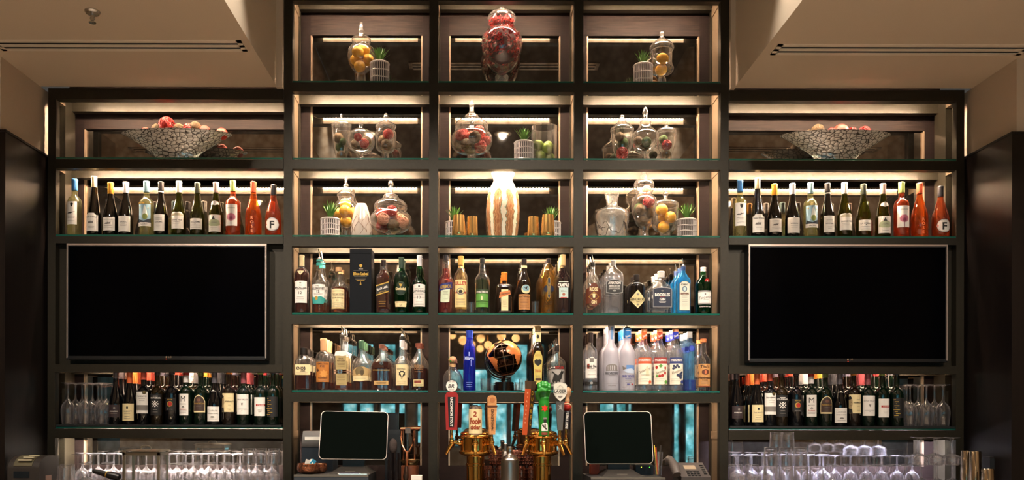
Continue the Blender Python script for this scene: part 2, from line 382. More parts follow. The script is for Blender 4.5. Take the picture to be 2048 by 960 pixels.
# ---------------------------------------------------------------- shelving: bronze frames, LED strips, glass shelves
SH = {1: CZ+1.959, 2: CZ+1.513, 3: CZ+1.065, 4: CZ+.614, 5: CZ+.165}   # tops of the glass shelves
BB = {0: CZ+2.423, 1: CZ+1.896, 2: CZ+1.448, 3: CZ+1.000, 4: CZ+.549, 5: CZ+.0985}
COLX = [(xx(566.5), xx(583)), (xx(857), xx(875)), (xx(1147), xx(1165)), (xx(1440), xx(1456.5))]
def post(name, t, o, x0, x1, y0, y1, z0, z1): MB().box(x0-o[0], x1-o[0], y0-o[1], y1-o[1], z0-o[2], z1-o[2]).build(name, bronze, t)
def led(t, o, x0, x1, zb, power=1., col=None):
    """LED tape under the glass on the back of a front rail: a carrier with separate bright diodes, two wire tails"""
    p = MB().box(x0-o[0], x1-o[0], .0502-o[1], .0515-o[1], zb+.004-o[2], zb+.046-o[2]).build('light_strip', M('strip_tape', 'd8d0c0', .4), t)
    e = MB(); n = int((x1-x0)/.0185)
    em = M('led_%.2f_%s' % (power, col or ''), 'ffffff', .5, emit=col or LED_WARM, es=LED_POWER*power)
    for i in range(n):
        x = x0+(x1-x0)*(i+.5)/n; e.box(x-.0042-o[0], x+.0042-o[0], .053-o[1], .061-o[1], zb+.033-o[2], zb+.037-o[2])
    e.build('diodes', em, p)
    q = MB(); q.box(x0-o[0], x1-o[0], .0515-o[1], .063-o[1], zb+.037-o[2], zb+.0395-o[2])
    q.tube([(x0-o[0], .057-o[1], zb+.036-o[2]), (x0-.03-o[0], .06-o[1], zb+.037-o[2]), (x0-.055-o[0], .08-o[1], zb+.043-o[2])], .0022, 6); q.build('carrier', M('strip_tape'), p)
# centre frame
t = thing('shelving_frame', 'dark bronze metal shelving frame of three bays in the centre', 'shelving', (COLX[0][0], 0, ZCT)); o = t.location.copy()
for i, (a, c) in enumerate(COLX):
    post('front_post', t, o, a, c, 0, .058, ZCT, ZC); post('rear_post', t, o, a, c, .2, .245, ZCT, ZC)
    MB().box(a+.006-o[0], c-.006-o[0], .058-o[1], .2-o[1], 0, ZC-ZCT).build('side_panel', bronze_lit, t)
    for k in range(0, 6):
        zb = BB[k]; MB().box(a+.001-o[0], c-.001-o[0], .058-o[1], .2-o[1], zb-o[2], zb+.053-o[2]).build('side_rail', bronze_lit, t)
    if i in (0, 3): MB().box(a+.001-o[0], c-.001-o[0], .058-o[1], .2-o[1], zz(878)-o[2], zz(862)-o[2]).build('side_rail', bronze_lit, t)
LEDX = [(-1.0, -.39), (-.148, .459), (.70, 1.322)]
LEDP = {0: .55, 1: 1., 2: 1., 3: .5, 4: .5, 5: .28}
for (a, c), (l0, l1) in zip(((COLX[0][1], COLX[1][0]), (COLX[1][1], COLX[2][0]), (COLX[2][1], COLX[3][0])), LEDX):
    for k in range(0, 6):
        zb = BB[k]; h = .06 if k == 0 else .053; zr = zz(19, .2)-.0 if k == 0 else zb
        MB().box(a-o[0], c-o[0], .0-o[1], .05-o[1], zb-o[2], zb+h-o[2]).build('front_rail', bronze, t)
        MB().box(a-o[0], c-o[0], .2-o[1], .245-o[1], zr-o[2], zr+h-o[2]).build('rear_rail', bronze, t)
        led(t, o, l0, l1, zb, LEDP[k])
        if k == 0: continue
# wings
WING = [('left', xx(95), xx(110), xx(565.3), 'on the printer side'), ('right', xx(1927.5), xx(1912), xx(1457.7), 'on the shaker side')]
WB = [(CZ+1.849, CZ+1.913, .5), (BB[2], BB[2]+.053, .9), (CZ+1.014, CZ+1.055, 0), (CZ+.267, CZ+.313, .08), (CZ-.116, CZ-.061, 1.9)]
for nm, xo, xi, xe, side in WING:
    t = thing('shelving_frame', 'dark bronze metal wing shelving frame with a screen '+side, 'shelving', (xo, 0, ZCT)); o = t.location.copy()
    a, c = sorted((xo, xi)); post('front_post', t, o, a, c, 0, .048, ZCT, CZ+1.913); post('rear_post', t, o, a, c, .118, .245, ZCT, CZ+1.913)
    a, c = sorted((xi, xe)); sg = 1 if nm == 'left' else -1
    for k, (z0, z1, pw) in enumerate(WB):
        MB().box(a-o[0], c-o[0], 0, .05, z0-o[2], z1-o[2]).build('front_rail', bronze, t)
        MB().box(a-o[0], c-o[0], .2, .245, z0-o[2], z1-o[2]).build('rear_rail', bronze, t)
        x0, x1 = sorted((xo, xi)); MB().box(x0-o[0], x1-o[0], .048, .118, z0-o[2], z1-o[2]).build('side_rail', bronze_lit, t)
        if pw:
            l0, l1 = ((-2.354, xe-.02) if nm == 'left' else (xe+.06, 2.70))
            led(t, o, l0, l1, z0-.004, pw, (.8, .8, 1.) if (k == 4 and nm == 'right') else ((1, .88, .76) if k == 4 else None))
    MB().box(a-o[0], c-o[0], .052, .06, CZ+.313-o[2], CZ+1.014-o[2]).build('back_panel', bronze, t)
# glass shelves: each lifts off
def shelf(x0, x1, z, label, th=.010, y1=.268):
    b = MB().box(x0+.002-(x0+x1)/2, x1-.002-(x0+x1)/2, 0, y1, -th, 0)
    b.m[-6:] = [1, 1, 1, 1, 0, 0]
    o = b.build('glass_shelf', [shelfglass, glassedge], None, ((x0+x1)/2, .001, z)); tag(o, label, 'glass shelf', 'glass shelves')
WH = {1: 'under the tall lidded jars', 2: 'under the jars of rattan balls', 3: 'under the vases and lemon jars', 4: 'under the upper row of spirits', 5: 'under the lower row of spirits'}
BAYS = [(COLX[0][1], COLX[1][0], 'in the whisky bay'), (COLX[1][1], COLX[2][0], 'in the middle bay'), (COLX[2][1], COLX[3][0], 'in the gin and vodka bay')]
for a, c, nm in BAYS:
    for k in range(1, 6): shelf(a, c, SH[k], 'green-edged glass shelf '+WH[k]+' '+nm)
for nm, xo, xi, xe, side in WING:
    a, c = sorted((xi, xe))
    shelf(a, c, SH[2], 'green-edged glass shelf under the cut glass bowl '+side); shelf(a, c, SH[3], 'green-edged glass shelf under the white and rose wines '+side)
    shelf(a, c, CZ-.049, 'green-edged glass shelf under the red wines '+side)
    b = MB().box(-(c-a)/2+.006, (c-a)/2-.006, -.008, .262, .0, .012)
    for i in range(46): x = -(c-a)/2+.05+i*((c-a)-.1)/45; b.box(x-.006, x+.006, -.0095, -.008, .001, .003)
    tag(b.build('bar_mat', M('mat_rubber', '0f1212', .5), None, ((a+c)/2, .004, CZ-.049)), 'black ribbed rubber bar mat under the red wines '+side, 'bar mat', 'rubber bar mats')
SHW = CZ-.037
# counter
b = MB().box(XL+.008, XR-.008, -.5, .28, ZCT-.04, ZCT); b.box(XL+.008, XR-.008, -.46, .28, .0, ZCT-.04, 1)
tag(b.build('back_bar_counter', [M('counter_stone', '26211d', .2), wood_p]), 'dark stone topped back bar counter under the shelves', 'counter')
# screens
for px0, px1, py0, py1, side in ((133, 533, 488.5, 719, 'on the printer side'), (1497, 1895.5, 490, 724, 'on the shaker side')):
    p0 = at(px0, py1, -.03); p1 = at(px1, py0, -.03); t = thing('television', 'black flat television screen between bronze shelves '+side, 'television', ((p0.x+p1.x)/2, 0, p0.z), 0, 'wall televisions')
    hw, h = (p1.x-p0.x)/2, p1.z-p0.z
    MB().box(-hw, hw, -.026, .048, 0, h).build('housing', M('tv_housing', '101011', .4), t)
    MB().box(-hw+.012, hw-.012, -.0285, -.026, .022, h-.014).build('screen', M('tv_glass', '020203', .14, 0, .04), t)
    b = MB(); b.box(-hw, hw, -.031, -.024, h-.008, h+.002); b.box(hw-.006, hw, -.031, -.024, 0, h-.008); b.box(-hw, -hw+.006, -.031, -.024, 0, h-.008); b.box(-hw, hw, -.031, -.024, 0, .01, 1)
    b.build('bezel', [M('tv_bezel_metal', 'c8b4a8', .3, .7), black], t)
    q, mm = deco([('e', 0, -.016, .005, .005, 'trim_metal'), ('t', 'LG', .02, -.016, .011, 'trim_metal')], 1, lambda y: -y, lambda x, z, off: (x, -.0285-off, z)); q.build('logo', mm, t)
    MB().box(-.003, .003, -.0325, -.031, .003, .006).build('standby_light', M('standby_red', '400000', .3, emit='ff4020', es=.5), t)
# ---------------------------------------------------------------- bottles
amber = G('amber_whisky', (.62, .26, .07), 'a04a10', .22, .6, .04)
amber_dk = G('dark_amber_whisky', (.38, .12, .03), '6a2408', .3, .6, .04)
redliq = G('red_aperitif', (.6, .06, .02), 'a01c0a', .35, .6, .04)
darkred = G('dark_red_aperitif', (.22, .02, .02), '3c0a08', .4, .6, .04)
goldliq = G('golden_liqueur', (.97, .87, .6), 'd09a48', .05, 1., .1)
wineclear = G('pale_wine_glass', (.9, .9, .68), 'c8c48a', .12, .7, .05)
olive = G('olive_wine_glass', (.36, .36, .09), '3a3a0c', .2, .7, .05)
darkbr = M('dark_wine_glass', '0d0a07', .06, 0, .7)
darkgr = M('dark_green_wine_glass', '0b130b', .06, 0, .7)
redwine = M('black_wine_glass', '08080a', .05, 0, .7)
rose = G('rose_wine_glass', (.88, .42, .24), 'b8502c', .25, .7, .05)
rose2 = G('orange_rose_glass', (.9, .42, .14), 'b8501a', .35, .7, .05)
greeng = G('green_bottle_glass', (.05, .3, .12), '06381a', .3, .7, .05)
dkgreeng = M('deep_green_glass', '06140b', .06, 0, .7)
chart = G('yellow_green_glass', (.5, .62, .4), '26401c', .25, .7, .05)
blueg = G('blue_gin_glass', (.2, .66, .9), '2a9ad8', .4, .7, .05)
cobalt = G('cobalt_glass', (.12, .2, .75), '1c34b0', .45, .7, .05)
frost = G('frosted_glass', (.9, .9, .95), 'dcdae2', .72, .4, .04, .25)
brownb = M('dark_brown_bottle', '170f0b', .07, 0, .7)
def cap_mat(c, r=.4): return M('cap_'+c, c, r)
def bottle(name, px, base, Y, prof, glass, label, cap=None, liq=None, sect=None, decos=(), pour=None, cat='bottle', group=None, finish=None, sh=None, seg=28):
    """prof: [(half width px, y px)] from the top down, ending at the shelf; cap: (bottom y, colour, [top y]); liq: (level y, material)"""
    s = sc(Y); t = thing(name, label, cat, (xx(px, Y)+(0), Y, base), 0, group)
    z = lambda y: zz(y, Y)-base
    pr = sorted([(h*s, (0. if y is None else z(y))) for h, y in prof], key=lambda p: p[1])
    R = max(p[0] for p in pr); dr = sect[1] if sect else 1; ex = sect[0] if sect else 2
    pr2 = [(pr[0][0]*.9, 0), (pr[0][0], .004)]+pr[1:]
    body_r = .62*R
    sf = (lambda k: (ex, dr) if pr2[k][0] > body_r*1.15 else (2, 1 if pr2[k][0] < .5*R else (1+dr)/2)) if sect else None
    MB().lathe(pr2, seg, sect=sf).build('glass', glass, t, angle=50)
    if liq:
        zl = z(liq[0]); lp = [(r*.95-.0004, max(zq, .007)) for r, zq in pr2 if zq < zl]
        r1 = lp[-1][0]
        for (ra, za), (rb, zb) in zip(pr2, pr2[1:]):
            if za <= zl <= zb and zb > za: r1 = (ra+(rb-ra)*(zl-za)/(zb-za))*.95
        lp.append((r1, zl)); pr3 = lp
        sf2 = (lambda k: (ex, dr) if pr3[k][0] > body_r*1.1 else (2, 1 if pr3[k][0] < .5*R else (1+dr)/2)) if sect else None
        MB().lathe(lp, seg, sect=sf2).build('liquid', liq[1], t, angle=50)
    if cap:
        y0 = cap[0]; c = cap[1]; yt = cap[2] if len(cap) > 2 else min(p[1] for p in prof if p[1] is not None)
        rc = cap[3]*s if len(cap) > 3 else max(min(p[0] for p in prof[:1]), 3.5)*s*1.1
        zb, zt = z(y0), z(yt)+.001; hh = zt-zb
        cm = cap_mat(c) if isinstance(c, str) else c
        MB().lathe([(rc*.98, zb), (rc, zb+hh*.02), (rc, zt-hh*.2), (rc*1.06, zt-hh*.18), (rc*1.06, zt-hh*.05), (rc*.9, zt)], 20).build('cap', cm, t)
    if pour:
        zt = z(min(p[1] for p in prof if p[1] is not None)); r0 = prof[0][0]*s
        MB().lathe([(r0*1.15, zt-.004), (r0*1.15, zt+.004), (r0*.6, zt+.010), (.0035, zt+.014)], 14).build('pourer', silver, t)
        zp = z(pour); MB().tube([(0, 0, zt+.01), (-.001, 0, zt+(zp-zt)*.55), (-.006, -.002, zp)], [.004, .0035, .0028], 8).build('spout', M('steel_spout', 'd0ccc4', .2, 1), t.children[-1])
    Yf = Y-R*dr
    for nm, els in (decos if isinstance(decos, dict) else dict(decos)).items():
        rr = None
        if isinstance(els, tuple): rr, els = els[0]*s, els[1]
        rad = rr or R; Yl = Y-rad*(dr if not rr else 1); sl = sc(Yl)
        if sect and not rr and ex > 3: wrap = lambda x, zq, off, q=rad*dr: (x, -q-off, zq)
        elif sect and not rr: wrap = lambda x, zq, off, q=rad: (q*math.sin(max(-1.3, min(1.3, x/q)))*1.0, -((q*math.cos(max(-1.3, min(1.3, x/q))))*dr+off*1.6+.0005), zq)
        else: wrap = lambda x, zq, off, q=rad: ((q+off)*math.sin(max(-1.5, min(1.5, x/q))), -(q+off)*math.cos(max(-1.5, min(1.5, x/q))), zq)
        b, mm = deco(els, sl, lambda y: zz(y, Yl)-base, wrap); b.build(nm, mm, t)
    return t
def behind(root, n, what, dy=.092, skip=(), group=None):
    out = []
    for k in range(1, n+1):
        p = root.location.copy(); p.y += dy*k
        out.append(dup(root, p, '%s in the line behind the %s' % (('second', 'third', 'fourth')[k-1]+' bottle', what), group, skip=skip))
    return out
def rad_up(r, n=12, a0=0, a1=180): return [(r*math.cos(math.radians(a0+(a1-a0)*i/n)), -r*math.sin(math.radians(a0+(a1-a0)*i/n))) for i in range(n+1)]
def star(r, n, q=.45): return [((r if i % 2 == 0 else r*q)*math.sin(PI*i/n), -(r if i % 2 == 0 else r*q)*math.cos(PI*i/n)) for i in range(2*n)]
BX = lambda hw, sh, nk=5: [(nk*.98, None)]
def bord(top, B, hw=14, nk=5.3): H = B-top; return [(nk, top), (nk, top+.25*H), (nk*1.08, top+.27*H), (hw*.55, top+.295*H), (hw*.82, top+.325*H), (hw*.97, top+.37*H), (hw, top+.42*H), (hw, None)]
def burg(top, B, hw=14, nk=5.2): H = B-top; return [(nk, top), (nk, top+.17*H), (nk*1.1, top+.24*H), (hw*.5, top+.31*H), (hw*.68, top+.40*H), (hw*.85, top+.48*H), (hw*.96, top+.55*H), (hw, top+.62*H), (hw, None)]
def hock(top, B, hw=14, nk=5): H = B-top; return [(nk, top), (nk, top+.12*H), (nk*1.1, top+.2*H), (hw*.56, top+.33*H), (hw*.8, top+.5*H), (hw*.95, top+.6*H), (hw, top+.68*H), (hw, None)]

# white and rose wines: twelve kinds, the same line on both wings
YWN = .07; BW = 480
wingL = 'left wine shelf'; wingR = 'right wine shelf'
def swirl(x0, x1, y, m='ink'): n = 8; return ('s', (x0+x1)/2, y, [(-(x1-x0)/2, 2), (-(x1-x0)*.3, -.4), (-(x1-x0)*.05, 1), (0, -2.6), ((x1-x0)*.12, 0), ((x1-x0)*.5, -2.4), ((x1-x0)*.14, 1), (0, 2.4)], m)
W = []
W.append((148.5, 1479, 360, 'clear pale white wine bottle with blue capsule and tall cream label', bord, wineclear, 383, '3a78b4', 13.5, {'label': [('r', -12.5, 10, 404, 450, creamp if 0 else 'white_label_paper'), ('p', [(-3, 408), (0, 407), (3, 408), (2, 413), (0, 415), (-2, 413)], 'ink'), swirl(-10, 7, 426), *lines(-9, 6, [434, 437, 443])]}))
W.append((187.5, 1514, 355, 'tall slender dark hock bottle with cream capsule and notched white label', hock, darkbr, 377, 'd8c49c', 14, {'label': [('p', [(-13.4, 463), (-13.4, 431), (-9, 430), (-8, 427), (7, 427), (8, 431), (13.4, 431), (13.4, 463)], 'white_label_paper'), ('t', 'Chateau Ste Michelle', 0, 434.5, 3.6, 'ink', 0, 23), swirl(-8, 5, 445), ('r', -6, 4, 444, 448, 'grey_ink'), *lines(-6, 6, [454, 457])]}))
W.append((220.5, 1548, 367, 'dark burgundy bottle with orange-yellow capsule and small white label', burg, darkbr, 390, 'e0a032', 14, {'label': [('r', -13.6, 13.6, 435.5, 462, 'white_label_paper'), swirl(-7, 6, 447), ('r', -5, 4, 446.5, 449, 'grey_ink'), *lines(-9, 9, [440.5, 453, 456])]}))
W.append((251, 1584, 366, 'dark burgundy bottle with white capsule and plain grey-white label', burg, darkbr, 388, 'dedce0', 14, {'label': [('r', -13.8, 13.8, 433, 464, 'white_label_paper'), ('t', 'WAIRAU', 0, 445, 2.8, 'ink', 0, 17), *lines(-7, 7, [449.5, 453])]}))
W.append((292, 1620, 364.5, 'clear bottle with pale blue capsule and blue picture label over white band', bord, wineclear, 386, '8fb6c0', 13.8, {'label': [('r', -13.3, 13.3, 409, 446, M('pale_blue_art', '86a8b8', .6)), ('s', 1, 424, [(-5, 12), (-3, 0), (-1, -10), (1, -13), (4, -4), (7, 10)], M('pale_art', 'dfe4da', .6)), ('e', 2, 434, 5, 6, M('olive_art', '7d8a3e', .6)), ('p', [(-13, 446), (-12, 438), (-6, 441), (0, 443), (6, 440), (13, 437), (13, 446)], M('blue_black_art', '27303a', .6)), ('e', -8, 415, 1.5, 1.5, 'gold_foil'), ('e', 8, 417, 1.3, 1.3, 'gold_foil'), ('r', -13.3, 13.3, 446, 453.5, 'white_label_paper'), ('t', 'PACIFIC', 0, 449.6, 2.8, 'ink', 0, 18)]}))
W.append((321, 1654, 365.5, 'brown burgundy bottle with black capsule ringed white and narrow white label', burg, darkbr, 383, '3a3432', 14, {'label': [('r', -11.5, 11.5, 429.5, 462.5, 'white_label_paper'), *lines(-7, 7, [437, 438.5, 441]), ('t', 'SONOMA', 0, 445, 2.6, 'ink', 0, 15), *lines(-4, 4, [452, 455])], 'capsule_ring': (5.8, [('r', -8, 8, 383, 385.5, 'white_label_paper')])}))
W.append((357, 1688, 364, 'olive burgundy bottle with white capsule and curved-top landscape label', burg, olive, 387, 'e2dcd4', 14.2, {'label': [('p', [(-13.8, 458), (-13.8, 427), (-9, 425), (-3, 424.5), (0, 425.5), (6, 424), (11, 426), (13.8, 430), (13.8, 458)], 'white_label_paper'), ('p', [(-13.5, 431), (-8, 427.5), (0, 426.5), (8, 427), (13.5, 431.5), (10, 432), (-10, 432)], M('hill_art', 'b4aa8e', .6)), ('t', 'DIVINE VINE', 0, 440.5, 2.8, 'ink', 0, 22), *lines(-9, 6, [445, 448])]}))
W.append((394, 1726, 367, 'olive burgundy bottle with dark green capsule and low cream label', burg, olive, 388, '3c4030', 14.2, {'label': [('r', -13.8, 13.8, 437.5, 459, 'white_label_paper'), ('t', 'LA CREMA', 0, 444.5, 3.2, 'ink', 0, 21), ('e', 0, 447.6, 1, 1, 'ink'), *lines(-10, 10, [451, 456])]}))
W.append((431, 1765, 366, 'olive burgundy bottle with a white shield on its neck and grey-pink capsule', burg, olive, 387, 'b49a90', 14.2, {'label': [('r', -14, 14, 430, 464, 'white_label_paper'), ('p', [(-13, 450), (-11, 442), (-5, 439.5), (5, 439.5), (11, 442), (13, 450), (6, 453), (-6, 453)], M('sage_art', 'a9b08c', .6)), ('s', -1, 436, [(-4, 4), (-1.6, 0), (0, -4), (1.6, 0), (4, 4)], 'ink'), ('t', "L'ESPRIT", 0, 446, 3, 'grey_ink', 0, 18), *lines(-7, 7, [456, 459])], 'neck_label': (10, [('p', [(-9.5, 409), (-7, 404.5), (-2, 403), (0, 401.5), (2, 403), (7, 404.5), (9.5, 409), (4, 410), (0, 412), (-4, 410)], 'white_label_paper')])}))
dand = [('s', 0, 434.5, [(10*math.cos(a*PI/20)*(1 if a % 2 else .78), 8.5*math.sin(a*PI/20)*(1 if a % 2 else .78)-0) for a in range(-40, 0)], M('pink_art', 'b4687c', .7)), ('s', 0, 437, star(5.5, 12), M('plum_art', '7c2e48', .7)), ('r', -.5, .4, 438, 452, M('plum_art'))]
W.append((465, 1802, 363, 'rose wine bottle with lime green capsule and white dandelion label', bord, rose, 384, 'a8b868', 14.4, {'label': [('r', -13.8, 12.6, 409, 452, 'white_label_paper'), ('t', 'ANGELINE', 0, 416, 2.4, 'grey_ink', 0, 18), *dand]}))
W.append((506, 1838, 365, 'orange rose bottle with coral capsule and raised vertical word ROSE', burg, rose2, 386, 'e2603e', 16, {'lettering': [('t', c, 1, 436+i*8.5, 6, M('embossed_pale', 'e89a6a', .3)) for i, c in enumerate('ROSE')]}))
W.append((546, 1880, 371, 'rose wine bottle with black capsule and large oval letter F label', burg, rose, 392, '2c2a2c', 16, {'label': [('e', 1, 449, 15.2, 13.8, 'ink'), ('e', 1, 449, 14.3, 12.9, 'white_label_paper'), ('e', 1, 449, 13.4, 12, 'ink'), ('e', 1, 449, 13, 11.6, 'white_label_paper'), ('t', 'F', 1, 449.5, 15, 'ink', 0, 12, .03), ('e', -11, 449, 1.2, 1.6, 'red_ink')]}))
for pl, pr_, top, lab, fn, gm, cb, cc, hw, dc_ in W:
    t = bottle('wine_bottle', pl, SH[3], YWN, fn(top, BW, hw), gm, lab+', '+wingL, (cb, cc, top), None, None, dc_, group='white and rose wines')
    p = t.location.copy(); p.x = xx(pr_, YWN); dup(t, p, lab+', '+wingR, rz=-.06)

# red wines: twelve kinds, three deep, cropped by the rail above, the same on both wings
YRD = .052; BR = 853; GR = 'red wines on the lower wing shelves'
X = []
lab3 = lambda x0, x1, y0, y1, m='white_label_paper': ('r', x0, x1, y0, y1, m)
X.append((232, 1473, burg, redwine, 758, '4c464a', 13.6, 'burgundy bottle with grey screw cap and dark brown label', {'label': [lab3(-12, 12, 811, 836, M('brown_paper', '2a1c1e', .6)), ('e', 2, 817.5, 2.2, 2.2, 'grey_ink'), ('t', 'AVALON', 0, 824, 2.8, 'white_label_paper', 0, 15), *lines(-7, 7, [829])]}))
X.append((259.5, 1513.5, burg, redwine, 768, 'd8683c', 13.6, 'burgundy bottle with orange capsule and plain cream label', {'label': [lab3(-13, 13, 808.5, 843, 'cream_label_paper'), ('r', -1.6, 2, 814.5, 819, 'ink'), ('t', 'TALBOTT', 0, 824, 3, 'grey_ink', 0, 18), *lines(-6, 6, [829, 834, 838])]}))
X.append((287.5, 1539, bord, redwine, 761, 'd05a44', 13.4, 'bottle with coral capsule and grey-banded white label', {'label': [lab3(-13, 12.6, 785, 828, 'white_label_paper'), ('r', -13, 12.6, 811.5, 822, 'grey_ink'), ('t', 'TRIVENTO', 0, 794, 3, 'ink', 0, 20), *lines(-5, 7, [799, 803])], 'medallion': [('e', 5.5, 786, 4, 4, 'ink'), ('e', 5.5, 786, 3, 3, M('bronze_foil', '6a5a34', .4, .5))]}))
em_x = [('s', 0, 809, [(q*math.cos(a+d), q*math.sin(a+d)) for a in (PI/4, 3*PI/4, 5*PI/4, 7*PI/4) for q, d in ((1, -.6), (7.5, -.08), (7.5, .08))], 'white_label_paper'), *[('e', 5.4*math.cos(a), 809+4.8*math.sin(a), 1.5, 1.5, 'white_label_paper') for a in (0, PI/2, PI, 3*PI/2)]]
X.append((315, 1562, bord, M('amber_black_glass', '1a1206', .06, 0, .7), 752, '2c2622', 13.4, 'bottle with black label bearing a white crossed emblem', {'label': [lab3(-12.6, 12.6, 789, 832, M('black_paper', '141212', .6)), ('t', 'SOUVERAIN', 0, 797, 3, 'white_label_paper', 0, 22, .02), ('r', -5, 5, 793.2, 794.2, 'white_label_paper'), *em_x, ('r', -4, 4, 819.5, 821, 'grey_ink'), ('r', -5, 5, 825, 825.8, 'grey_ink')]}))
X.append((344, 1592, bord, redwine, 750, '2a2426', 13.2, 'black bottle with round red and gold emblem', {'label': [lab3(-11, 11, 797, 822, M('black_paper')), ('t', 'MERCER', 0, 800, 2.2, 'gold_foil', 0, 18), ('e', 0, 809, 5.6, 5.6, 'gold_foil'), ('e', .8, 809, 4.2, 4.4, 'red_ink'), ('t', 'ESTATES', 0, 820, 2.2, 'grey_ink', 0, 16)]}))
X.append((372.5, 1621.5, bord, dkgreeng, 766, 'd8d0ce', 13.4, 'green bottle with white label and large letter M', {'label': [lab3(-12.4, 8.2, 788.5, 832, 'white_label_paper'), ('t', 'M', -2.4, 798.5, 11.5, 'ink', 0, 15, -.004), ('t', 'MAGNOL', -2, 809, 2.4, 'grey_ink', 0, 12), ('p', [(-5, 816), (-3.5, 813.5), (-2, 812.6), (-.5, 813.5), (1, 816)], 'grey_ink'), ('t', 'Bordeaux', -2, 819.2, 2.8, 'red_ink', 0, 13), *lines(-9, 5, [823, 826])], 'capsule_band': (6.2, [('r', -8, 8, 746, 752, 'red_ink')])}))
arch = [(-13, 826), (-13, 804), (-10, 797), (-5, 792.5), (0, 790.5), (5, 792.5), (10, 797), (13, 804), (13, 826)]
X.append((401.5, 1650, bord, dkgreeng, 754, '5a6a34', 13.4, 'green bottle with brown pointed-arch label', {'label': [('p', arch, 'cream_label_paper'), ('p', [(x*.9, 823 if y == 826 else y+1.6) for x, y in arch], M('chocolate_paper', '3c2a22', .6)), ('e', 0, 801, 3.5, 3, M('russet_art', '6a4636', .6)), ('t', 'FRANCISCAN', 0, 808, 2.8, 'gold_foil', 0, 21), *lines(-5, 5, [813.5])]}))
X.append((429, 1679, burg, redwine, 767, '55525a', 14, 'burgundy bottle with scalloped white neck label and low white label', {'label': [lab3(-13.6, 13.8, 814, 844, 'white_label_paper'), ('t', 'Coudoulet', 0, 822, 4, 'grey_ink', 0, 20, .0, .3), ('t', 'COTES DU RHONE', 0, 828, 2.2, 'grey_ink', 0, 21), ('e', 0, 835, 4, 1.6, 'grey_ink'), *lines(-8, 8, [839])], 'neck_label': (8.6, [('p', [(-10, 790), (-8, 784.5), (-3, 782.5), (0, 780.5), (3, 782.5), (8, 784.5), (10, 790), (6, 791), (3, 789.5), (0, 791), (-3, 789.5), (-6, 791)], 'white_label_paper')])}))
X.append((458, 1707, bord, M('brown_black_glass', '140c06', .06, 0, .7), 750, 'd8862c', 13.6, 'bottle with cream label showing a sketched portrait at its edge', {'label': [lab3(-13.5, 13.5, 787.5, 825, 'cream_label_paper'), ('s', -10, 806, [(-3, -12), (1, -13), (3.6, -8), (4, 0), (2.4, 7), (4, 14), (-3, 18)], M('sketch_skin', 'a08a66', .7)), ('s', -11, 797, [(-2.4, -5), (1, -6.6), (4.4, -2), (1.6, 0), (-2.2, 1)], 'ink'), ('r', -9.5, -7.2, 802.4, 803.3, 'ink'), ('r', -10, -8, 809, 809.6, 'ink'), ('s', -10.6, 821, [(-2.4, -6), (3, -4), (5, 3.5), (-2.8, 3.5)], 'ink'), ('t', 'FEDERALIST', 4, 803.6, 2.6, 'ink', 0, 17, .02), *lines(1, 8, [797, 811, 819])]}))
X.append((487.5, 1735, bord, dkgreeng, 768, '8c4a52', 13.6, 'bottle with mauve capsule and large plain white label', {'label': [lab3(-13.6, 13.4, 789.5, 830, 'white_label_paper'), ('t', 'EDNA VALLEY', 0, 800, 2.8, 'grey_ink', 0, 23), ('s', 0, 809, [(-2, -3), (0, -1.6), (2, -3), (1.4, 1), (0, 3.6), (-1.4, 1)], 'grey_ink'), *lines(-10, 10, [819]), *lines(-1.5, 1.5, [822])]}))
X.append((521, 1764, bord, dkgreeng, 750, '8a9c4a', 13.4, 'green bottle with white label and short dark red bar', {'label': [lab3(-11, 12.6, 795.5, 833, 'white_label_paper'), ('r', -6, 12.6, 809, 813, 'red_ink'), ('t', 'STATION', 4, 811, 2.4, 'white_label_paper', 0, 14), *lines(-2, 6, [821, 824])]}))
X.append((546, 1793, bord, dkgreeng, 748, '3c3a4a', 13.4, 'green bottle with black label and broken gold print', {'label': [lab3(-10, 12.8, 794, 834, M('black_paper')), *[('r', -10+(i*7 % 5), -6+(i*5 % 9), 797+i*4, 798.2+i*4, 'gold_foil') for i in range(9)]]}))
SHORT = ['dark brown label', 'plain cream label', 'grey-banded white label', 'crossed emblem', 'red and gold emblem', 'letter M', 'pointed-arch label', 'scalloped neck label', 'sketched portrait', 'mauve capsule', 'dark red bar', 'broken gold print']
backcaps = [['3c3438', '6a4436'], ['e07a3c', 'd85c34'], ['d84c38', 'c04434'], ['4a4450', '34303a'], ['c84434', 'b83a30'], ['d4d0d0', 'c8c4c4'], ['d88a30', 'd88a30'], ['3a3a40', '34343a'], ['5a5668', '4c4a5c'], ['a04a52', '8c3c44'], ['8c2c30', '3a3a44'], ['34323c', '8a3030']]
for i, (pl, pr_, fn, gm, cb, cc, hw, lab, dc_) in enumerate(X):
    for px, wing in ((pl, 'left'), (pr_, 'right')):
        if wing == 'left':
            t = t0 = bottle('wine_bottle', px, SHW, YRD, fn(742, BR, hw), gm, 'red wine '+lab+', lower left shelf', (cb, cc, 742), None, None, dc_, group=GR)
        else:
            p = t0.location.copy(); p.x = xx(px, YRD); t = dup(t0, p, 'red wine '+lab+', lower right shelf', rz=-.08)
        for k in (1, 2):
            p = t.location.copy(); p.y += .081*k
            cname = backcaps[i][k-1]
            q = dup(t, p, '%s wine bottle behind the front one with %s, lower %s shelf' % (('second', 'third')[k-1], SHORT[i], wing), rz=0)
            for ch in q.children:
                if ch.name.startswith('cap') and ch.data.materials[0] != cap_mat(cname):
                    ch.data = ch.data.copy(); ch.data.materials[0] = cap_mat(cname)

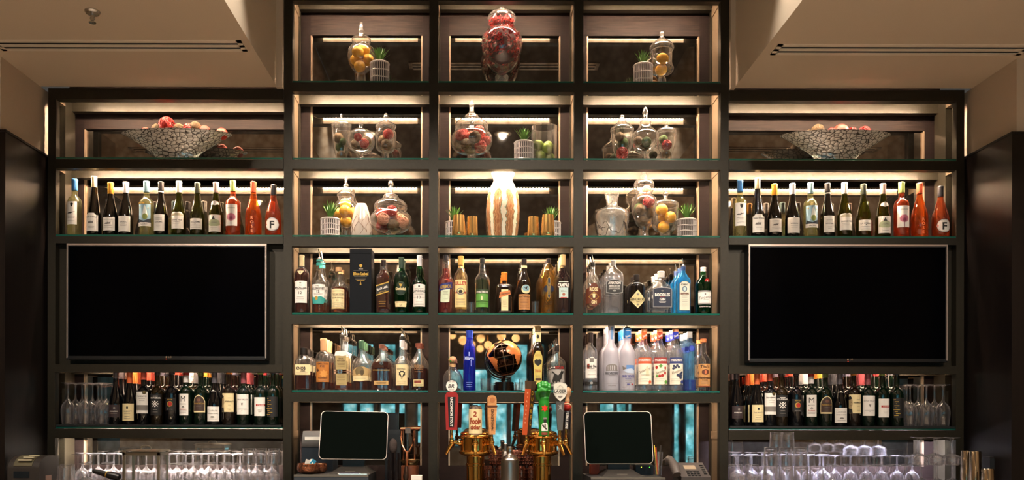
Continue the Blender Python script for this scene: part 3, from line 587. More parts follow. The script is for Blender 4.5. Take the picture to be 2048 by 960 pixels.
# spirits, upper row
def SP(px, prof, glass, label, k=4, name='whisky_bottle', Y=.05, back=0, what='', **kw):
    t = bottle(name, px, SH[k], Y, prof+[(prof[-1][0], None)], glass, label, **kw)
    if back: behind(t, back, what)
    return t
P_ = 'white_label_paper'
SP(603, [(4.6, 512), (4.8, 533), (6.5, 537), (12, 542), (14.6, 549), (14.8, 556), (14.5, 566), (14, 620)], clear, 'amber whisky bottle with cream capsule and white label numbered 12', cap=(533, 'd8c498', 511.5), liq=(538, amber_dk),
   decos={'label': [('p', [(-14, 606), (-14, 563), (-7, 562), (7, 562), (14, 563), (14, 606)], P_), ('e', 0, 566.5, 2.4, 1.4, 'grey_ink'), ('t', 'THE', 0, 571, 2, 'ink'), ('t', 'MACALLAN', 0, 576, 3.8, 'ink', 0, 24, .02), ('t', '12', 0, 586, 5.4, 'ink'), *lines(-7, 7, [580, 594.5, 598, 601])], 'neck_label': (13.5, [('p', [(-7, 542), (7, 542), (.3, 551), (-.3, 551)], 'cream_label_paper'), ('e', 0, 545, 1.6, 1.6, 'grey_ink')])})
SP(638.5, [(4.4, 519), (5, 531), (6.5, 545), (8.5, 553), (13, 558), (15.3, 564), (15.6, 572), (14.5, 600), (13.6, 622)], clear, 'clear half-empty whisky bottle with teal collar and pouring spout', cap=None, pour=499.5, liq=(607, amber), back=1, what='whisky bottle with teal collar',
   decos={'label': [('p', [(-14, 600), (-14.4, 569), (0, 568.4), (14.4, 569), (14, 597)], P_), ('p', [(-13, 608), (-14, 594), (-4, 595.5), (4, 592.5), (14, 596), (11.5, 608)], 'teal_paper'), ('e', -3.5, 596.5, 3, 4.4, 'gold_foil'), ('t', 'THE', -2, 572, 2.6, 'ink'), ('t', 'GLENLIVET', 0, 577.4, 4.4, 'ink', 0, 26, .02), ('t', '12', 0, 583, 4.8, 'ink', 0, None, .02), *lines(-9, 9, [587.5, 589.5])], 'collar': (6, [('r', -8, 8, 519.5, 523.5, 'teal_paper'), ('r', -8, 8, 525, 531.5, 'teal_paper')])})
SP(677, [(5.4, 544), (4.8, 549), (7, 553), (6.4, 558), (7.5, 563), (12, 568), (15, 574), (15.3, 580), (15, 622)], clear, 'squat-necked whisky bottle with tan cork cap and cream label', cap=(544, 'c09468', 536, 6.2), liq=(577, amber), back=1, what='whisky bottle with tan cork cap',
   decos={'label': [('p', [(-14.4, 618), (-14.4, 579), (-6, 577.6), (6, 577.6), (14.4, 579), (14.4, 618)], 'cream_label_paper'), ('t', 'THE BALVENIE', 0, 588.5, 3.2, 'ink', 0, 24), ('t', 'DOUBLEWOOD', 0, 596, 3, 'ink', 0, 22), ('t', '12', 0, 601, 3.4, 'ink'), *lines(-11, 11, [582, 591.5, 606.5, 610.5, 614]), ('r', -14, 14, 616, 617, 'gold_foil')]})
# boxed whisky
p0 = at(699, 624, .0); s = sc(.0)
t = thing('gift_box', 'tall navy whisky gift box with gold lettering', 'box', (xx(720.5, .01), .01, SH[4]))
hw = 21.5*sc(.01); hB = zz(498, .01)-SH[4]
b = MB().box(-hw, hw, 0, .14, 0, hB); b.build('carton', M('navy_box_card', '080b11', .45, 0, .15), t)
q, mm = deco([('e', .5, 532, 3.2, 3, 'gold_foil'), ('r', -4, 5, 537, 539.4, 'grey_ink'), ('t', 'Blue Label', .5, 547.6, 6.4, 'gold_foil', 0, 30, .03), *lines(-14, 14, [541.5, 553.5]), *lines(-11, 11, [556.5, 559]), ('t', 'Aged blend', 0, 561, 2.6, 'gold_foil', 0, 16), ('p', [(-1.5, 570.5), (0, 564), (.8, 564), (2, 570.5)], 'gold_foil')], sc(.01), lambda y: zz(y, .01)-SH[4], lambda x, z, off: (x, -off, z)); q.build('lettering', mm, t)
MB().box(-hw*1.012, hw*1.012, -.002, .142, hB-.028, hB+.001).build('lid', M('navy_box_card'), t)
SP(766.5, [(4.4, 521), (4.6, 533), (6, 540), (9, 547), (13, 553), (13.8, 558), (13.8, 620)], clear, 'square whisky bottle with slanting black and gold label', cap=(533, '2a2220', 520.5), liq=(541, amber_dk), sect=(7, .95), back=1, what='square whisky bottle with slanting label',
   decos={'label': [('p', [(-13.4, 592), (-13.4, 571), (11.8, 563), (11.8, 584)], 'gold_foil'), ('p', [(-13.4, 589.6), (-13.4, 573.4), (11.8, 565.4), (11.8, 581.6)], 'ink'), ('t', 'BLACK LABEL', -.8, 576.5, 4, P_, 17.6, 23, .03), ('t', 'aged 12 years', -.8, 583, 2, 'gold_foil', 17.6, 20), *lines(-8, 6, [603, 607, 613], 'gold_foil', .4)]})
SP(802, [(5, 516), (5.2, 537), (7, 542), (11, 546), (14, 553), (15, 560), (14.5, 600), (13.6, 622)], greeng, 'dark green three-sided whisky bottle with raised stag oval', cap=(537, '34463a', 515.5), liq=(544, dkgreeng), sect=(2.6, .9), back=1, what='dark green three-sided whisky bottle',
   decos={'label': [('e', 0, 577, 12.5, 13.6, M('green_rim', '4a6a50', .4)), ('e', 0, 577, 12, 13, M('green_shield', '10261a', .4)), ('s', 0, 570, [(-4, -4), (-1.4, -1), (0, -3), (1.4, -1), (4, -4), (2, 2), (0, 4), (-2, 2)], 'gold_foil'), ('t', 'Glenfiddich', 0, 577.4, 5.6, 'cream_label_paper', 0, 23, .03), ('p', [(-13.2, 614), (-13.4, 603), (13.4, 603), (13.2, 614)], 'cream_label_paper'), ('t', '12', 0, 610, 3.4, 'ink'), *lines(-9, 9, [605.5])], 'medallion': (9.5, [('e', .5, 548, 4.6, 4.6, 'silver_metal')])})
SP(838.5, [(4.6, 512), (4.8, 533), (7, 541), (7, 548), (6.5, 553), (9, 557), (13, 562), (14, 568), (14, 620)], greeng, 'green whisky bottle with white cap and white label numbered 10', cap=(533, 'd8d8dc', 511.5), liq=(556, dkgreeng), back=1, what='green whisky bottle numbered 10',
   decos={'label': [('p', [(-13.4, 613), (-13.4, 569), (0, 567.5), (13.4, 569), (13.4, 613)], P_), ('r', -1.6, 1.6, 571, 574.4, 'ink'), ('t', 'LAPHROAIG', 0, 582, 5, 'ink', 0, 26, .02), ('t', '10', 0, 594.6, 6, 'ink', 0, None, .02), *lines(-9, 9, [576.6, 587, 589]), L_(-13, -4, 595), L_(4, 13, 595), *lines(-6, 6, [603.5]), *lines(-10, 10, [608, 610])]})
A = 'aperitif_bottle'
SP(891, [(5, 511), (6.5, 525), (7, 535), (7.3, 548), (10, 553), (14, 558), (15.8, 564), (15.5, 620)], clear, 'orange-red aperitif bottle with blue slanting label', name=A, cap=(522, '1c1a22', 511), liq=(538, redliq), back=1, what='orange-red aperitif bottle',
   decos={'label': [('p', [(-11, 603), (-9.5, 575), (9.5, 572), (8.5, 603), (4, 604.5), (-6, 604.5)], M('pale_green_paper', 'c2ccb0', .6)), ('p', [(-15, 582), (-14.5, 569), (15, 563), (15, 576)], M('royal_blue_paper', '1c2a6a', .5)), ('t', 'APEROL', 0, 573, 6.4, 'gold_foil', 8, 25, .04), *lines(-5, 5, [583.6, 586, 588.5, 597])]})
SP(921, [(5.2, 514), (5.6, 534), (8, 543), (12, 548), (13.5, 556), (13.5, 620)], clear, 'golden aperitif bottle with yellow cap and tall cream label in red letters', name=A, cap=(531, 'd8a858', 513), liq=(540, goldliq), back=1, what='golden aperitif bottle with red letters',
   decos={'label': [('r', -13.2, 13.2, 559, 614, M('butter_paper', 'dfc68a', .6)), ('t', 'LILLET', 0, 566, 6.4, 'red_ink', 0, 25, .04), ('e', 0, 582.5, 8.5, 7, 'grey_ink'), ('e', 0, 582, 6.2, 5, M('butter_paper')), ('e', 0, 583, 4, 3.4, 'ink'), ('s', -9, 585, star(3, 4), 'red_ink'), ('s', 9, 585, star(3, 4), 'red_ink'), *lines(-9, 9, [596.5, 599, 603, 606, 609])]})
SP(964, [(4.6, 518), (5, 528), (6, 536), (7.5, 547), (11, 551), (14.4, 558), (14.8, 565), (14.5, 620)], clear, 'green liqueur bottle with clear neck and green label', name='liqueur_bottle', cap=(526, '2a2a28', 517), liq=(560, chart),
   decos={'label': [('r', -14, 14, 578, 614, M('leaf_green_paper', '57923c', .55)), ('r', -14, 14, 578, 587, M('deep_green_paper', '26361c', .5)), ('t', 'CHARTREUSE', 0, 583.4, 4.2, P_, 0, 25, .03), ('e', -1, 596.5, 1.8, 3.6, 'cream_label_paper'), ('e', -1, 593, 1.2, 1.4, 'cream_label_paper'), ('r', -14, 14, 601.5, 602.4, M('deep_green_paper')), *lines(-8, 8, [606], M('deep_green_paper'))]})
SP(1008, [(4.2, 561), (4.2, 567), (12, 569.5), (15.2, 573), (15.6, 577), (15.6, 620)], brownb, 'square brown orange liqueur bottle with orange cap', name='liqueur_bottle', cap=(562, 'd07a28', 545, 6), sect=(7, 1), back=2, what='square brown liqueur bottle with orange cap',
   decos={'label': [('r', -6.5, 7.5, 578.5, 621, 'cream_label_paper'), ('p', [(-11, 596), (-10.6, 584.6), (12, 580), (12.4, 589), (4, 590.8)], M('copper_paper', 'c87238', .5)), ('t', 'COINTREAU', .6, 587.4, 3.6, M('brown_ink', '3a1c10'), 11, 21, .03), *lines(-4, 5, [600, 603, 606, 609, 613])]})
SP(1047.5, [(5, 519), (5.4, 536), (6, 543), (8, 551), (12, 561), (13.6, 569), (14, 620)], brownb, 'dark bitters bottle with eagle emblem and orange-tan label', name='bitters_bottle', cap=(529, '26201e', 518), back=2, what='dark bitters bottle with eagle emblem',
   decos={'label': [('r', -12.8, 12.8, 588, 618.5, M('orange_tan_paper', 'b8804c', .6)), ('t', 'FERNET-BRANCA', 0, 592.6, 3.6, 'ink', 0, 23, .03), *lines(-9, 9, [598, 600.4, 603, 605.4, 608, 611, 614], M('brown_ink')), ('e', 3, 578, 8.6, 8.8, 'cream_label_paper'), ('e', 3, 576, 7, 6.6, M('sky_art', '7fa4b0', .6)), ('s', 3, 576, [(-5, -2), (-1, -.4), (1, -3.4), (4.4, -3.4), (1.4, 0), (3, 4), (0, 2)], 'ink')], 'neck_band': (5.8, [('r', -8, 8, 530.5, 535.5, 'cream_label_paper')])})
SP(1096, [(4, 517), (4.2, 527), (7, 530), (12, 537), (14, 545), (14, 556), (12, 582), (11, 600), (11.6, 620)], goldliq, 'fluted golden elderflower liqueur bottle with narrow blue vertical label', name='liqueur_bottle', cap=(526, '2c2426', 517), sect=None, back=2, what='fluted golden liqueur bottle',
   decos={'label': [('e', -5.5, 577, 5, 6.4, 'navy_paper'), ('e', 6.5, 577, 5, 6.4, 'navy_paper'), ('p', [(-2.4, 594), (-2.4, 556), (.4, 552), (3.2, 556), (3.2, 594), (.4, 598)], 'gold_foil'), ('p', [(-1.8, 593), (-1.8, 557), (.4, 553.5), (2.6, 557), (2.6, 593), (.4, 596.5)], 'navy_paper'), ('t', 'ST-GERMAIN', .4, 577, 3, 'gold_foil', -90, 26, .02), ('r', -7, 7, 603.5, 604.4, 'ink'), ('r', -7, 7, 607.6, 608.4, 'ink')]})
SP(1125.5, [(4.8, 510), (5, 532), (6, 541), (10, 549), (14.5, 555), (15.3, 561), (15, 620)], clear, 'dark red bitter bottle with white raised lettering and pale blue label', name='bitters_bottle', cap=(531, 'd8b47c', 509.5), liq=(536, darkred), back=2, what='dark red bitter bottle',
   decos={'label': [('r', -10, 10, 562, 563.6, P_), ('t', 'CAMPARI', 0, 569.6, 8, P_, 0, 25, .04), ('r', -9.5, 9.5, 574.6, 595, M('pale_blue_paper', 'b4c8c4', .6)), ('e', 0, 588.4, 3, 2.8, M('rust_art', '9a5a44', .6)), ('t', 'Milano', 0, 581.5, 3, 'grey_ink', 0, 12), ('r', -6, 6, 594, 596, 'red_ink')]})
GN = 'gin_bottle'
silverp = M('silver_paper', '9a9894', .4, .4)
SP(1185, [(4.2, 525), (4.4, 546), (7, 548.5), (9, 553), (12, 558), (16, 569), (17.4, 575), (17.6, 620)], clear, 'clear gin bottle with russet rounded label and pouring spout', name=GN, pour=508, back=2, what='gin bottle with russet label', cap=(533, '2a2826', 524.5),
   decos={'label': [('p', [(-17, 606), (-17, 577), (-8, 574), (-5, 566), (0, 564.4), (6, 566), (9, 574), (17, 578), (17, 604), (9, 606), (5, 611.4), (-4, 611.4), (-7, 606)], M('russet_paper', '5e2c18', .55)), ('t', 'ROSE', 0, 577.4, 7, 'cream_label_paper', 0, 17, .04), ('s', 0, 592.5, [(-11, 0), (0, -10), (11, 0), (0, 10)], 'gold_foil'), ('s', 0, 592.5, [(-9.6, 0), (0, -8.8), (9.6, 0), (0, 8.8)], M('russet_paper')), ('e', 0, 589, 3.4, 2.4, 'cream_label_paper'), ('e', 0, 593, 2.4, 2.2, 'cream_label_paper'), ('t', 'GIN', 0, 603.6, 6, 'cream_label_paper', 0, 10, .04)]})
SP(1226, [(4.2, 521), (4.4, 530), (6.5, 534), (12, 540), (18, 546), (19.8, 554), (19.5, 620)], clear, 'broad clear gin bottle with black and silver shield label', name=GN, cap=(531, '8a8682', 520.5), sect=(4, .72), back=2, what='broad gin bottle with shield label', liq=(548, G('clear_spirit', (.93, .93, .95), 'e8e8f0', .08)),
   decos={'label': [('p', [(-16.5, 585), (-16.5, 563), (-9, 558.6), (0, 557.4), (9, 558.6), (16.5, 563), (16.5, 585), (0, 588)], silverp), ('p', [(-15.4, 583.6), (-15.4, 564), (-9, 560), (0, 559), (9, 560), (15.4, 564), (15.4, 583.6), (0, 586.4)], M('charcoal_paper', '2a2826', .5)), ('t', 'AVIATION', 0, 565, 5, P_, 0, 25, .04), ('t', 'AMERICAN GIN', 0, 571.4, 3, P_, 0, 22, .02), ('r', -11, 11, 574, 574.6, P_), ('t', 'BATCH DISTILLED', 0, 577, 2.4, P_, 0, 22), ('e', 0, 581, 4, 1.6, silverp)]})
SP(1272, [(4.6, 559), (5, 562), (12, 565.6), (16.6, 569), (17.4, 573), (17.2, 620)], M('apothecary_black_glass', '100c0a', .08, 0, .7), 'squat black apothecary gin bottle with cream diamond label', name=GN, cap=(560.5, '241c18', 549, 6.2), back=1, what='squat black gin bottle',
   decos={'label': [('p', [(-17, 598), (0, 579), (17, 598), (0, 615.5)], 'cream_label_paper'), ('p', [(-15, 598), (0, 581.4), (15, 598), (0, 613)], M('straw_paper', 'c8b884', .6)), ('r', -16.4, 16.4, 594.4, 600.6, M('straw_paper')), ('t', "HENDRICK'S", 0, 597.6, 5, 'ink', 0, 30, .02), ('t', 'GIN', 0, 602.8, 2.8, 'ink', 0, 8), ('e', 0, 588, 2.4, 2, 'grey_ink'), ('e', 0, 608, 2, 1.6, 'grey_ink'), L_(-8, -4, 603), L_(4, 8, 603)]})
SP(1321.5, [(5.4, 554), (6.4, 562), (12, 567), (18, 572), (20, 578), (20, 620)], clear, 'broad clear gin bottle with white cap and navy label', name=GN, cap=(555, 'cfc8c0', 542.5, 7), sect=(4, .66), back=2, what='broad gin bottle with navy label',
   decos={'label': [('p', [(-19, 613.6), (-19, 577), (-12, 574.6), (0, 573.6), (12, 574.6), (19, 577), (19, 613.6)], silverp), ('p', [(-18.2, 612.6), (-18.2, 577.6), (-12, 575.6), (0, 574.6), (12, 575.6), (18.2, 577.6), (18.2, 612.6)], 'navy_paper'), ('t', 'BOODLES', 0, 588.6, 6.4, P_, 0, 30, .04), ('t', 'BRITISH', 0, 592.6, 2, 'red_ink', 0, 12), ('t', 'GIN', 0, 597.6, 5, P_, 0, 12, .04), *lines(-7, 7, [602, 604.6], P_), ('e', 0, 581, 3, 1.4, 'grey_ink')]})
SP(1366, [(4.2, 532), (4.6, 544), (9, 552), (12, 557), (13, 562), (13, 620)], blueg, 'square sky blue gin bottle with tall narrow cream label and spout', name=GN, pour=516, cap=(541, '2c4a7a', 531.5), sect=(6, .9), back=2, what='square sky blue gin bottle',
   decos={'label': [('p', [(-10.6, 620), (-10.6, 566), (-5, 561.6), (0, 561), (5, 561.6), (10.6, 566), (10.6, 620)], M('bronze_foil')), ('p', [(-9.8, 619), (-9.8, 567), (-5, 562.6), (0, 562), (5, 562.6), (9.8, 567), (9.8, 619)], M('parchment', 'cbc9b8', .6)), ('t', 'BOMBAY', 0, 568, 3.4, 'ink', 0, 14, .03), ('e', 0, 577, 5, 5.8, M('slate_art', '5a6a7c', .6)), ('e', 0, 577, 3, 3.6, M('pale_blue_paper')), ('t', 'SAPPHIRE', 0, 586, 3.6, M('russet_paper'), 0, 16, .04), *lines(-6, 6, [591, 593.6, 599, 602, 607, 611])]})
SP(1406, [(5, 535), (6, 550), (8, 555), (14, 560.6), (16, 568), (15.8, 580), (15.4, 620)], greeng, 'green gin bottle with round red seal and white cap', name=GN, cap=(549, 'd6cdc6', 534), liq=(571, dkgreeng),
   decos={'label': [('r', -14.2, 14.2, 579.6, 607.6, silverp), ('r', -14.4, 14.4, 583, 604.6, P_), ('t', 'Tanqueray', 0, 593, 6, 'ink', 10, 25, .0, .25), ('e', 0, 587, 1.6, 1.6, 'grey_ink'), ('t', 'LONDON DRY GIN', 0, 612, 2.4, P_, 0, 22), *lines(-4, 6, [597.6])], 'wax_seal': (14.6, [('e', 4.4, 561, 5.2, 5.2, M('seal_red', 'b01c1c', .35)), ('e', 4.4, 561, 3.4, 3.4, M('seal_dark_red', '8c1414', .35)), ('s', 4.4, 561, star(2, 4), P_)])})

# spirits, lower row
SP(607.5, [(4.6, 698), (5, 709), (10, 715), (15, 719.6), (17.4, 727), (17, 776)], clear, 'broad flat whisky bottle with black cap and cream two-word label', k=5, cap=(710, '1e1a18', 697, 7.4), liq=(744, amber_dk), sect=(5, .62), back=2, what='broad flat whisky bottle with black cap',
   decos={'label': [('r', -15, 15, 729.6, 750.4, 'cream_label_paper'), ('t', 'KNOB', -4, 737, 6.4, 'ink', 0, 19, .05), ('t', 'CREEK', 0, 742.4, 2.6, 'ink', 0, 19, .04), *lines(-13, 10, [745.6, 748])]})
SP(647, [(5.4, 679), (5.6, 703), (13, 707), (15.6, 715), (16, 722), (15.6, 776)], clear, 'whisky bottle with tall tan stopper and orange-brown label', k=5, cap=(702, 'd0a074', 678, 6.6), liq=(726, amber_dk), back=2, what='whisky bottle with tall tan stopper',
   decos={'label': [('r', -14.4, 14.4, 724, 764.6, M('orange_brown_paper', 'b06c28', .6)), ('t', 'TEMPLETON', 0, 728, 3.6, M('brown_ink'), 0, 24, .02), ('t', 'RYE', 0, 733, 4, M('brown_ink'), 0, 11, .02), ('s', 3, 748, star(9, 7, .6), M('sepia_art', 'c8883c', .6)), ('s', -9, 741, star(4, 4, .5), M('brown_ink')), ('t', 'Prohibition', 1, 756, 3, M('brown_ink'), 0, 20), *lines(-12, 12, [761])]})
SP(684, [(4.4, 671), (4.6, 702), (9, 705.6), (13, 711), (14.6, 718), (14.8, 776)], clear, 'whisky bottle wearing a tan paper bib and leather belt', k=5, pour=652, cap=(678, '3a322c', 670), liq=(765, amber), sect=(5, .8), back=2, what='whisky bottle with a paper bib',
   decos={'bib': [('p', [(-11, 771), (-11.4, 704), (-7, 702.6), (8, 702), (11, 704), (11.6, 771)], M('bib_paper', 'a08c5c', .7)), ('p', [(-13.4, 712), (-12, 704), (-7, 702.6), (8, 702), (12, 704), (11.4, 711), (2, 712.6), (-5, 711.6)], 'white_label_paper'), ('t', 'BASIL', 0, 717.6, 3, M('brown_ink'), 0, 15), ('t', 'HAYDEN', 0, 722, 3, M('brown_ink'), 0, 18), *lines(-8, 8, [727, 730, 733, 750, 753, 756, 760, 767], M('brown_ink'), .4)], 'belt': [('r', -14.5, 15, 739.6, 747.6, M('belt_leather', 'b08a68', .5)), ('r', -14.5, 15, 742.8, 744.2, M('belt_groove', '6a4a34', .6)), ('r', -7, 2, 740, 747, 'silver_metal'), ('r', -4.6, -.4, 741.6, 745.4, M('brown_ink'))]})
SP(722.5, [(4.6, 683), (5, 700), (6, 708), (8, 714), (14, 719.6), (18, 728), (18.4, 735), (17, 776)], clear, 'round-bodied whisky bottle with green cap and standing buffalo label', k=5, cap=(698, '3a5a44', 682, 5.6), liq=(762, amber_dk), back=2, what='whisky bottle with buffalo label',
   decos={'label': [('p', [(-17, 752), (-17, 741), (-10, 736), (-4, 734), (8, 733.6), (17, 738), (17, 752)], M('kraft_art', 'b49664', .6)), ('p', [(-17, 762), (-17, 752), (17, 752), (17, 760), (0, 763)], 'cream_label_paper'), ('p', [(-11, 741), (-6, 735), (0, 733), (5, 735), (8.4, 742), (7, 749), (3, 752), (-2, 747), (-6, 751), (-9, 749)], M('buffalo_art', '6a5a3a', .6)), ('s', 3.4, 745, [(-4, -2), (0, -5), (3.4, -3), (4, 2), (2, 6), (-1, 5)], M('buffalo_dark', '4a3c24', .6)), *lines(-12, 12, [754.6, 757], 'grey_ink', .4)]})
SP(763.5, [(5, 691), (5.4, 697), (6, 710), (10, 715), (17, 722), (21.4, 732), (21.6, 740), (21, 776)], clear, 'wide flat arched whisky bottle with brown cap and thin tan strip label', k=5, cap=(697, '6a4030', 690, 5.8), liq=(724, amber_dk), sect=(4, .55), back=2, what='wide arched whisky bottle',
   decos={'label': [('r', -14.4, 14.4, 762, 770, M('strip_paper', 'b49058', .6)), *lines(-10, 10, [765, 767.4], M('brown_ink'), .6), ('t', 'WOODFORD RESERVE', 0, 740.6, 2.6, 'gold_foil', 0, 34), ('e', .5, 727, 3.4, 3, 'silver_metal'), ('e', .5, 727, 2.4, 2.1, 'ink')]})
SP(804, [(4, 673), (4.4, 698), (6, 712), (9, 716), (14, 722), (15.4, 730), (15.4, 776)], clear, 'whisky bottle with cream label showing a black sheep head', k=5, pour=655, cap=(695, 'd0cac8', 681, 5), liq=(756, amber_dk), back=2, what='whisky bottle with black sheep label',
   decos={'label': [('r', -12.6, 12.6, 729, 771, 'cream_label_paper'), ('t', 'SKREWBALL', 0, 738, 3.6, 'ink', 0, 20), ('s', 1, 747.6, [((7 if i % 2 else 5.6)*math.cos(i*PI/8), (6.6 if i % 2 else 5.2)*math.sin(i*PI/8)) for i in range(16)], 'ink'), ('p', [(-2.4, 746), (0, 744.6), (2, 744.6), (4.4, 746), (2, 752), (0, 752)], 'cream_label_paper'), ('r', -.8, -.2, 753, 758, 'ink'), ('r', 1.6, 2.2, 753, 757, 'ink'), *lines(-8, 8, [763, 766.6])], 'neck_foil': (4.9, [('r', -7, 7, 673.4, 680.6, 'ink')])})
SP(838, [(4, 694), (4.6, 702), (8, 711), (14, 719), (17.6, 727), (17, 745), (15.4, 776)], clear, 'curvy whisky bottle with red-brown stopper and gold lettering on glass', k=5, cap=(695, '7a4030', 687, 7.4), liq=(737, amber_dk), back=1, what='curvy whisky bottle with red-brown stopper',
   decos={'lettering': [('t', 'ELIJAH', 0, 731.6, 4.6, M('bronze_letter', '9a7450', .4, .5), 0, 21, .03), ('t', 'CRAIG', 0, 737.4, 4.6, M('bronze_letter'), 0, 20, .03), ('t', 'small batch', 0, 743, 2.6, M('bronze_letter'), 0, 17), ('r', -10.4, 10.4, 759.4, 773, M('straw_paper')), ('r', -8.6, 5, 761, 766.4, M('rust_paper', '7c3424', .6)), *lines(-8, 8, [769, 771])]})
TQ = 'tequila_bottle'
t = SP(905, [(5.6, 728), (6, 733), (7.4, 738), (14, 743), (18.4, 752), (19, 768), (18, 776)], clear, 'stout clear tequila bottle with peach and green ball stopper', k=5, name=TQ, sect=(2.6, .8), back=1, what='stout clear tequila bottle',
   decos={'neck_band': (6.3, [('r', -9, 9, 728, 732, M('cork_band', 'b08a5c', .7))])})
stop = noisy(M('peach_stopper', 'c08a64', .5), 40, '4a9a40', lo=.55, hi=.6)
for q in [t]+[c for c in COL.objects if c.get('label', '').endswith('stout clear tequila bottle')]:
    MB().sphere((0, 0, zz(720, .05)-SH[5]), 8.6*sc(.05), 18, 12, scale=(1, 1, .86)).build('stopper', stop, q)
silv_ink = M('silver_ink', 'b8c4e0', .4)
SP(938.5, [(6, 662), (6.4, 678), (7, 685), (11, 693), (12, 700), (12.4, 776)], cobalt, 'slim cobalt blue tequila bottle with silver script', k=5, name=TQ, cap=(676, '2a44b0', 661), back=1, what='slim cobalt blue tequila bottle',
   decos={'lettering': [('t', 'Milagro', 0, 716, 7, silv_ink, 0, 20, .03), ('r', -1, 0, 704, 712, silv_ink), ('r', 3, 3.8, 720, 732, silv_ink), *lines(-6, 6, [765, 769, 773], silv_ink, .5)]})
skull = [(-9, 768), (-8, 745), (-6, 738), (-10, 730), (-10.6, 720), (-9, 711), (-6, 706), (-5, 702), (0, 701), (5, 702), (6, 706), (9, 711), (10.6, 720), (10, 730), (6, 738), (8, 745), (9, 768)]
SP(1075, [(5.6, 653), (5.8, 683), (8.4, 690), (12, 696), (12.6, 704), (12.2, 776)], M('brown_black_glass'), 'dark tequila bottle with tall cream neck and yellow skull-outline label', k=5, name=TQ, cap=(662, 'c4aa7c', 652, 6.4), back=2, what='dark tequila bottle with yellow label',
   decos={'label': [('p', skull, M('yellow_straw', 'c8b460', .6)), ('s', 0, 722, [(-7, 4), (-7.6, -1), (-4, -4), (0, -3), (4, -4), (7.6, -1), (7, 4), (3, 8), (0, 10), (-3, 8)], 'ink'), ('t', 'AZUL', 0, 710, 4, 'gold_foil', 0, 12, .03), ('t', 'TEQUILA', 0, 741, 5.6, 'red_ink', 0, 13, .02), *lines(-5, 5, [751, 753]), ('r', -5, 6, 756, 760, M('brown_ink'))], 'neck_label': (6.2, [('r', -8, 8, 663, 683, 'cream_label_paper'), ('e', 0, 673, 2.6, 4, 'ink')])})
rooster = [(-10, 6), (-7, -4), (-9, -9), (-4, -5), (0, -3), (4, -7), (6, -11), (8, -9), (10, -7), (7, -4), (6, 2), (3, 5), (4, 10), (1, 6), (-2, 7), (-3, 11), (-5, 6), (-8, 9)]
SP(1113.5, [(4.2, 692), (4.5, 705), (6, 712), (12, 717), (16.4, 722.6), (17, 730), (17, 776)], clear, 'clear tequila bottle with black rooster drawing and red lettered band', k=5, name=TQ, pour=676, cap=(703, '24201e', 691), back=2, what='tequila bottle with rooster drawing',
   decos={'label': [('r', -15.6, 16.4, 738, 772, M('grey_art_paper', '9c9690', .6)), ('r', -15.6, 16.4, 731, 738, M('charcoal_paper')), ('t', 'ESPOLON', 4.4, 734.6, 5, 'red_ink', 0, 18, .04), ('r', -13, -10, 733, 736, P_), ('r', -8, -5, 733, 736, P_), ('s', 1, 754, [(x*1.15, y*1.3) for x, y in rooster], 'ink'), ('s', -10, 744, star(3, 5), 'ink'), ('s', 12, 766, star(3, 5), 'ink'), ('s', -11, 766, star(3.4, 4), 'ink'), ('s', 11, 743, star(2.6, 4), 'ink')]})
VK = 'vodka_bottle'
spirit = G('clear_spirit')
SP(1181, [(4.4, 666), (4.6, 690), (8, 694), (12.4, 699), (13.4, 706), (13, 776)], clear, 'clear vodka bottle with black cap and white label with red block', k=5, name=VK, cap=(685, '2c201c', 665), liq=(700, spirit), back=2, what='vodka bottle with black cap',
   decos={'label': [('p', [(-13, 755.6), (-13, 717), (-3, 717), (-2, 713), (5, 713), (6, 717), (13, 717), (13, 755.6)], P_), ('r', -3.6, 4.6, 715.4, 724, 'grey_ink'), ('r', -8.4, -3.8, 727, 737, M('block_red', '8c3420', .6)), ('t', 'Ketel One', 1, 731.6, 5.4, 'ink', 0, 20, .03), ('t', 'VODKA', 1, 736.6, 2.2, 'ink', 0, 10), *lines(-7, 9, [740, 743, 748]), ('r', -12.6, 12.6, 757.6, 758.6, 'grey_ink'), ('r', -12.6, 12.6, 763, 768.6, 'ink'), ('e', 0, 765.6, 2.6, 2.6, silverp)]})
SP(1222, [(6, 651.5), (6.4, 662), (6, 685), (10, 692), (14.6, 699), (15, 708), (15, 776)], frost, 'tall frosted vodka bottle with silver-blue neck stripe and palace label', k=5, name=VK, cap=(662, 'dcdce2', 651, 6.4), back=2, what='frosted vodka bottle with palace label',
   decos={'label': [('p', [(-13, 741), (-13, 733), (-9, 729), (-3, 728), (3, 728), (9, 729), (13, 733), (13, 741)], 'grey_ink'), *[('r', -11+i*3.6, -9.6+i*3.6, 730.4, 740, M('pale_grey_ink', 'c8c6cc', .6)) for i in range(7)], ('t', 'BELVEDERE', 0, 745.6, 5, 'ink', 0, 26, .02), ('t', 'VODKA', 0, 750, 2.4, 'grey_ink', 0, 12), *lines(-11, 11, [766]), ('t', 'POLAND', 0, 770.4, 2.6, 'grey_ink', 0, 16)], 'neck_stripe': (6.3, [('r', -1.6, 3, 652, 678, M('pale_blue_foil', '7aa0d0', .35, .3))])})
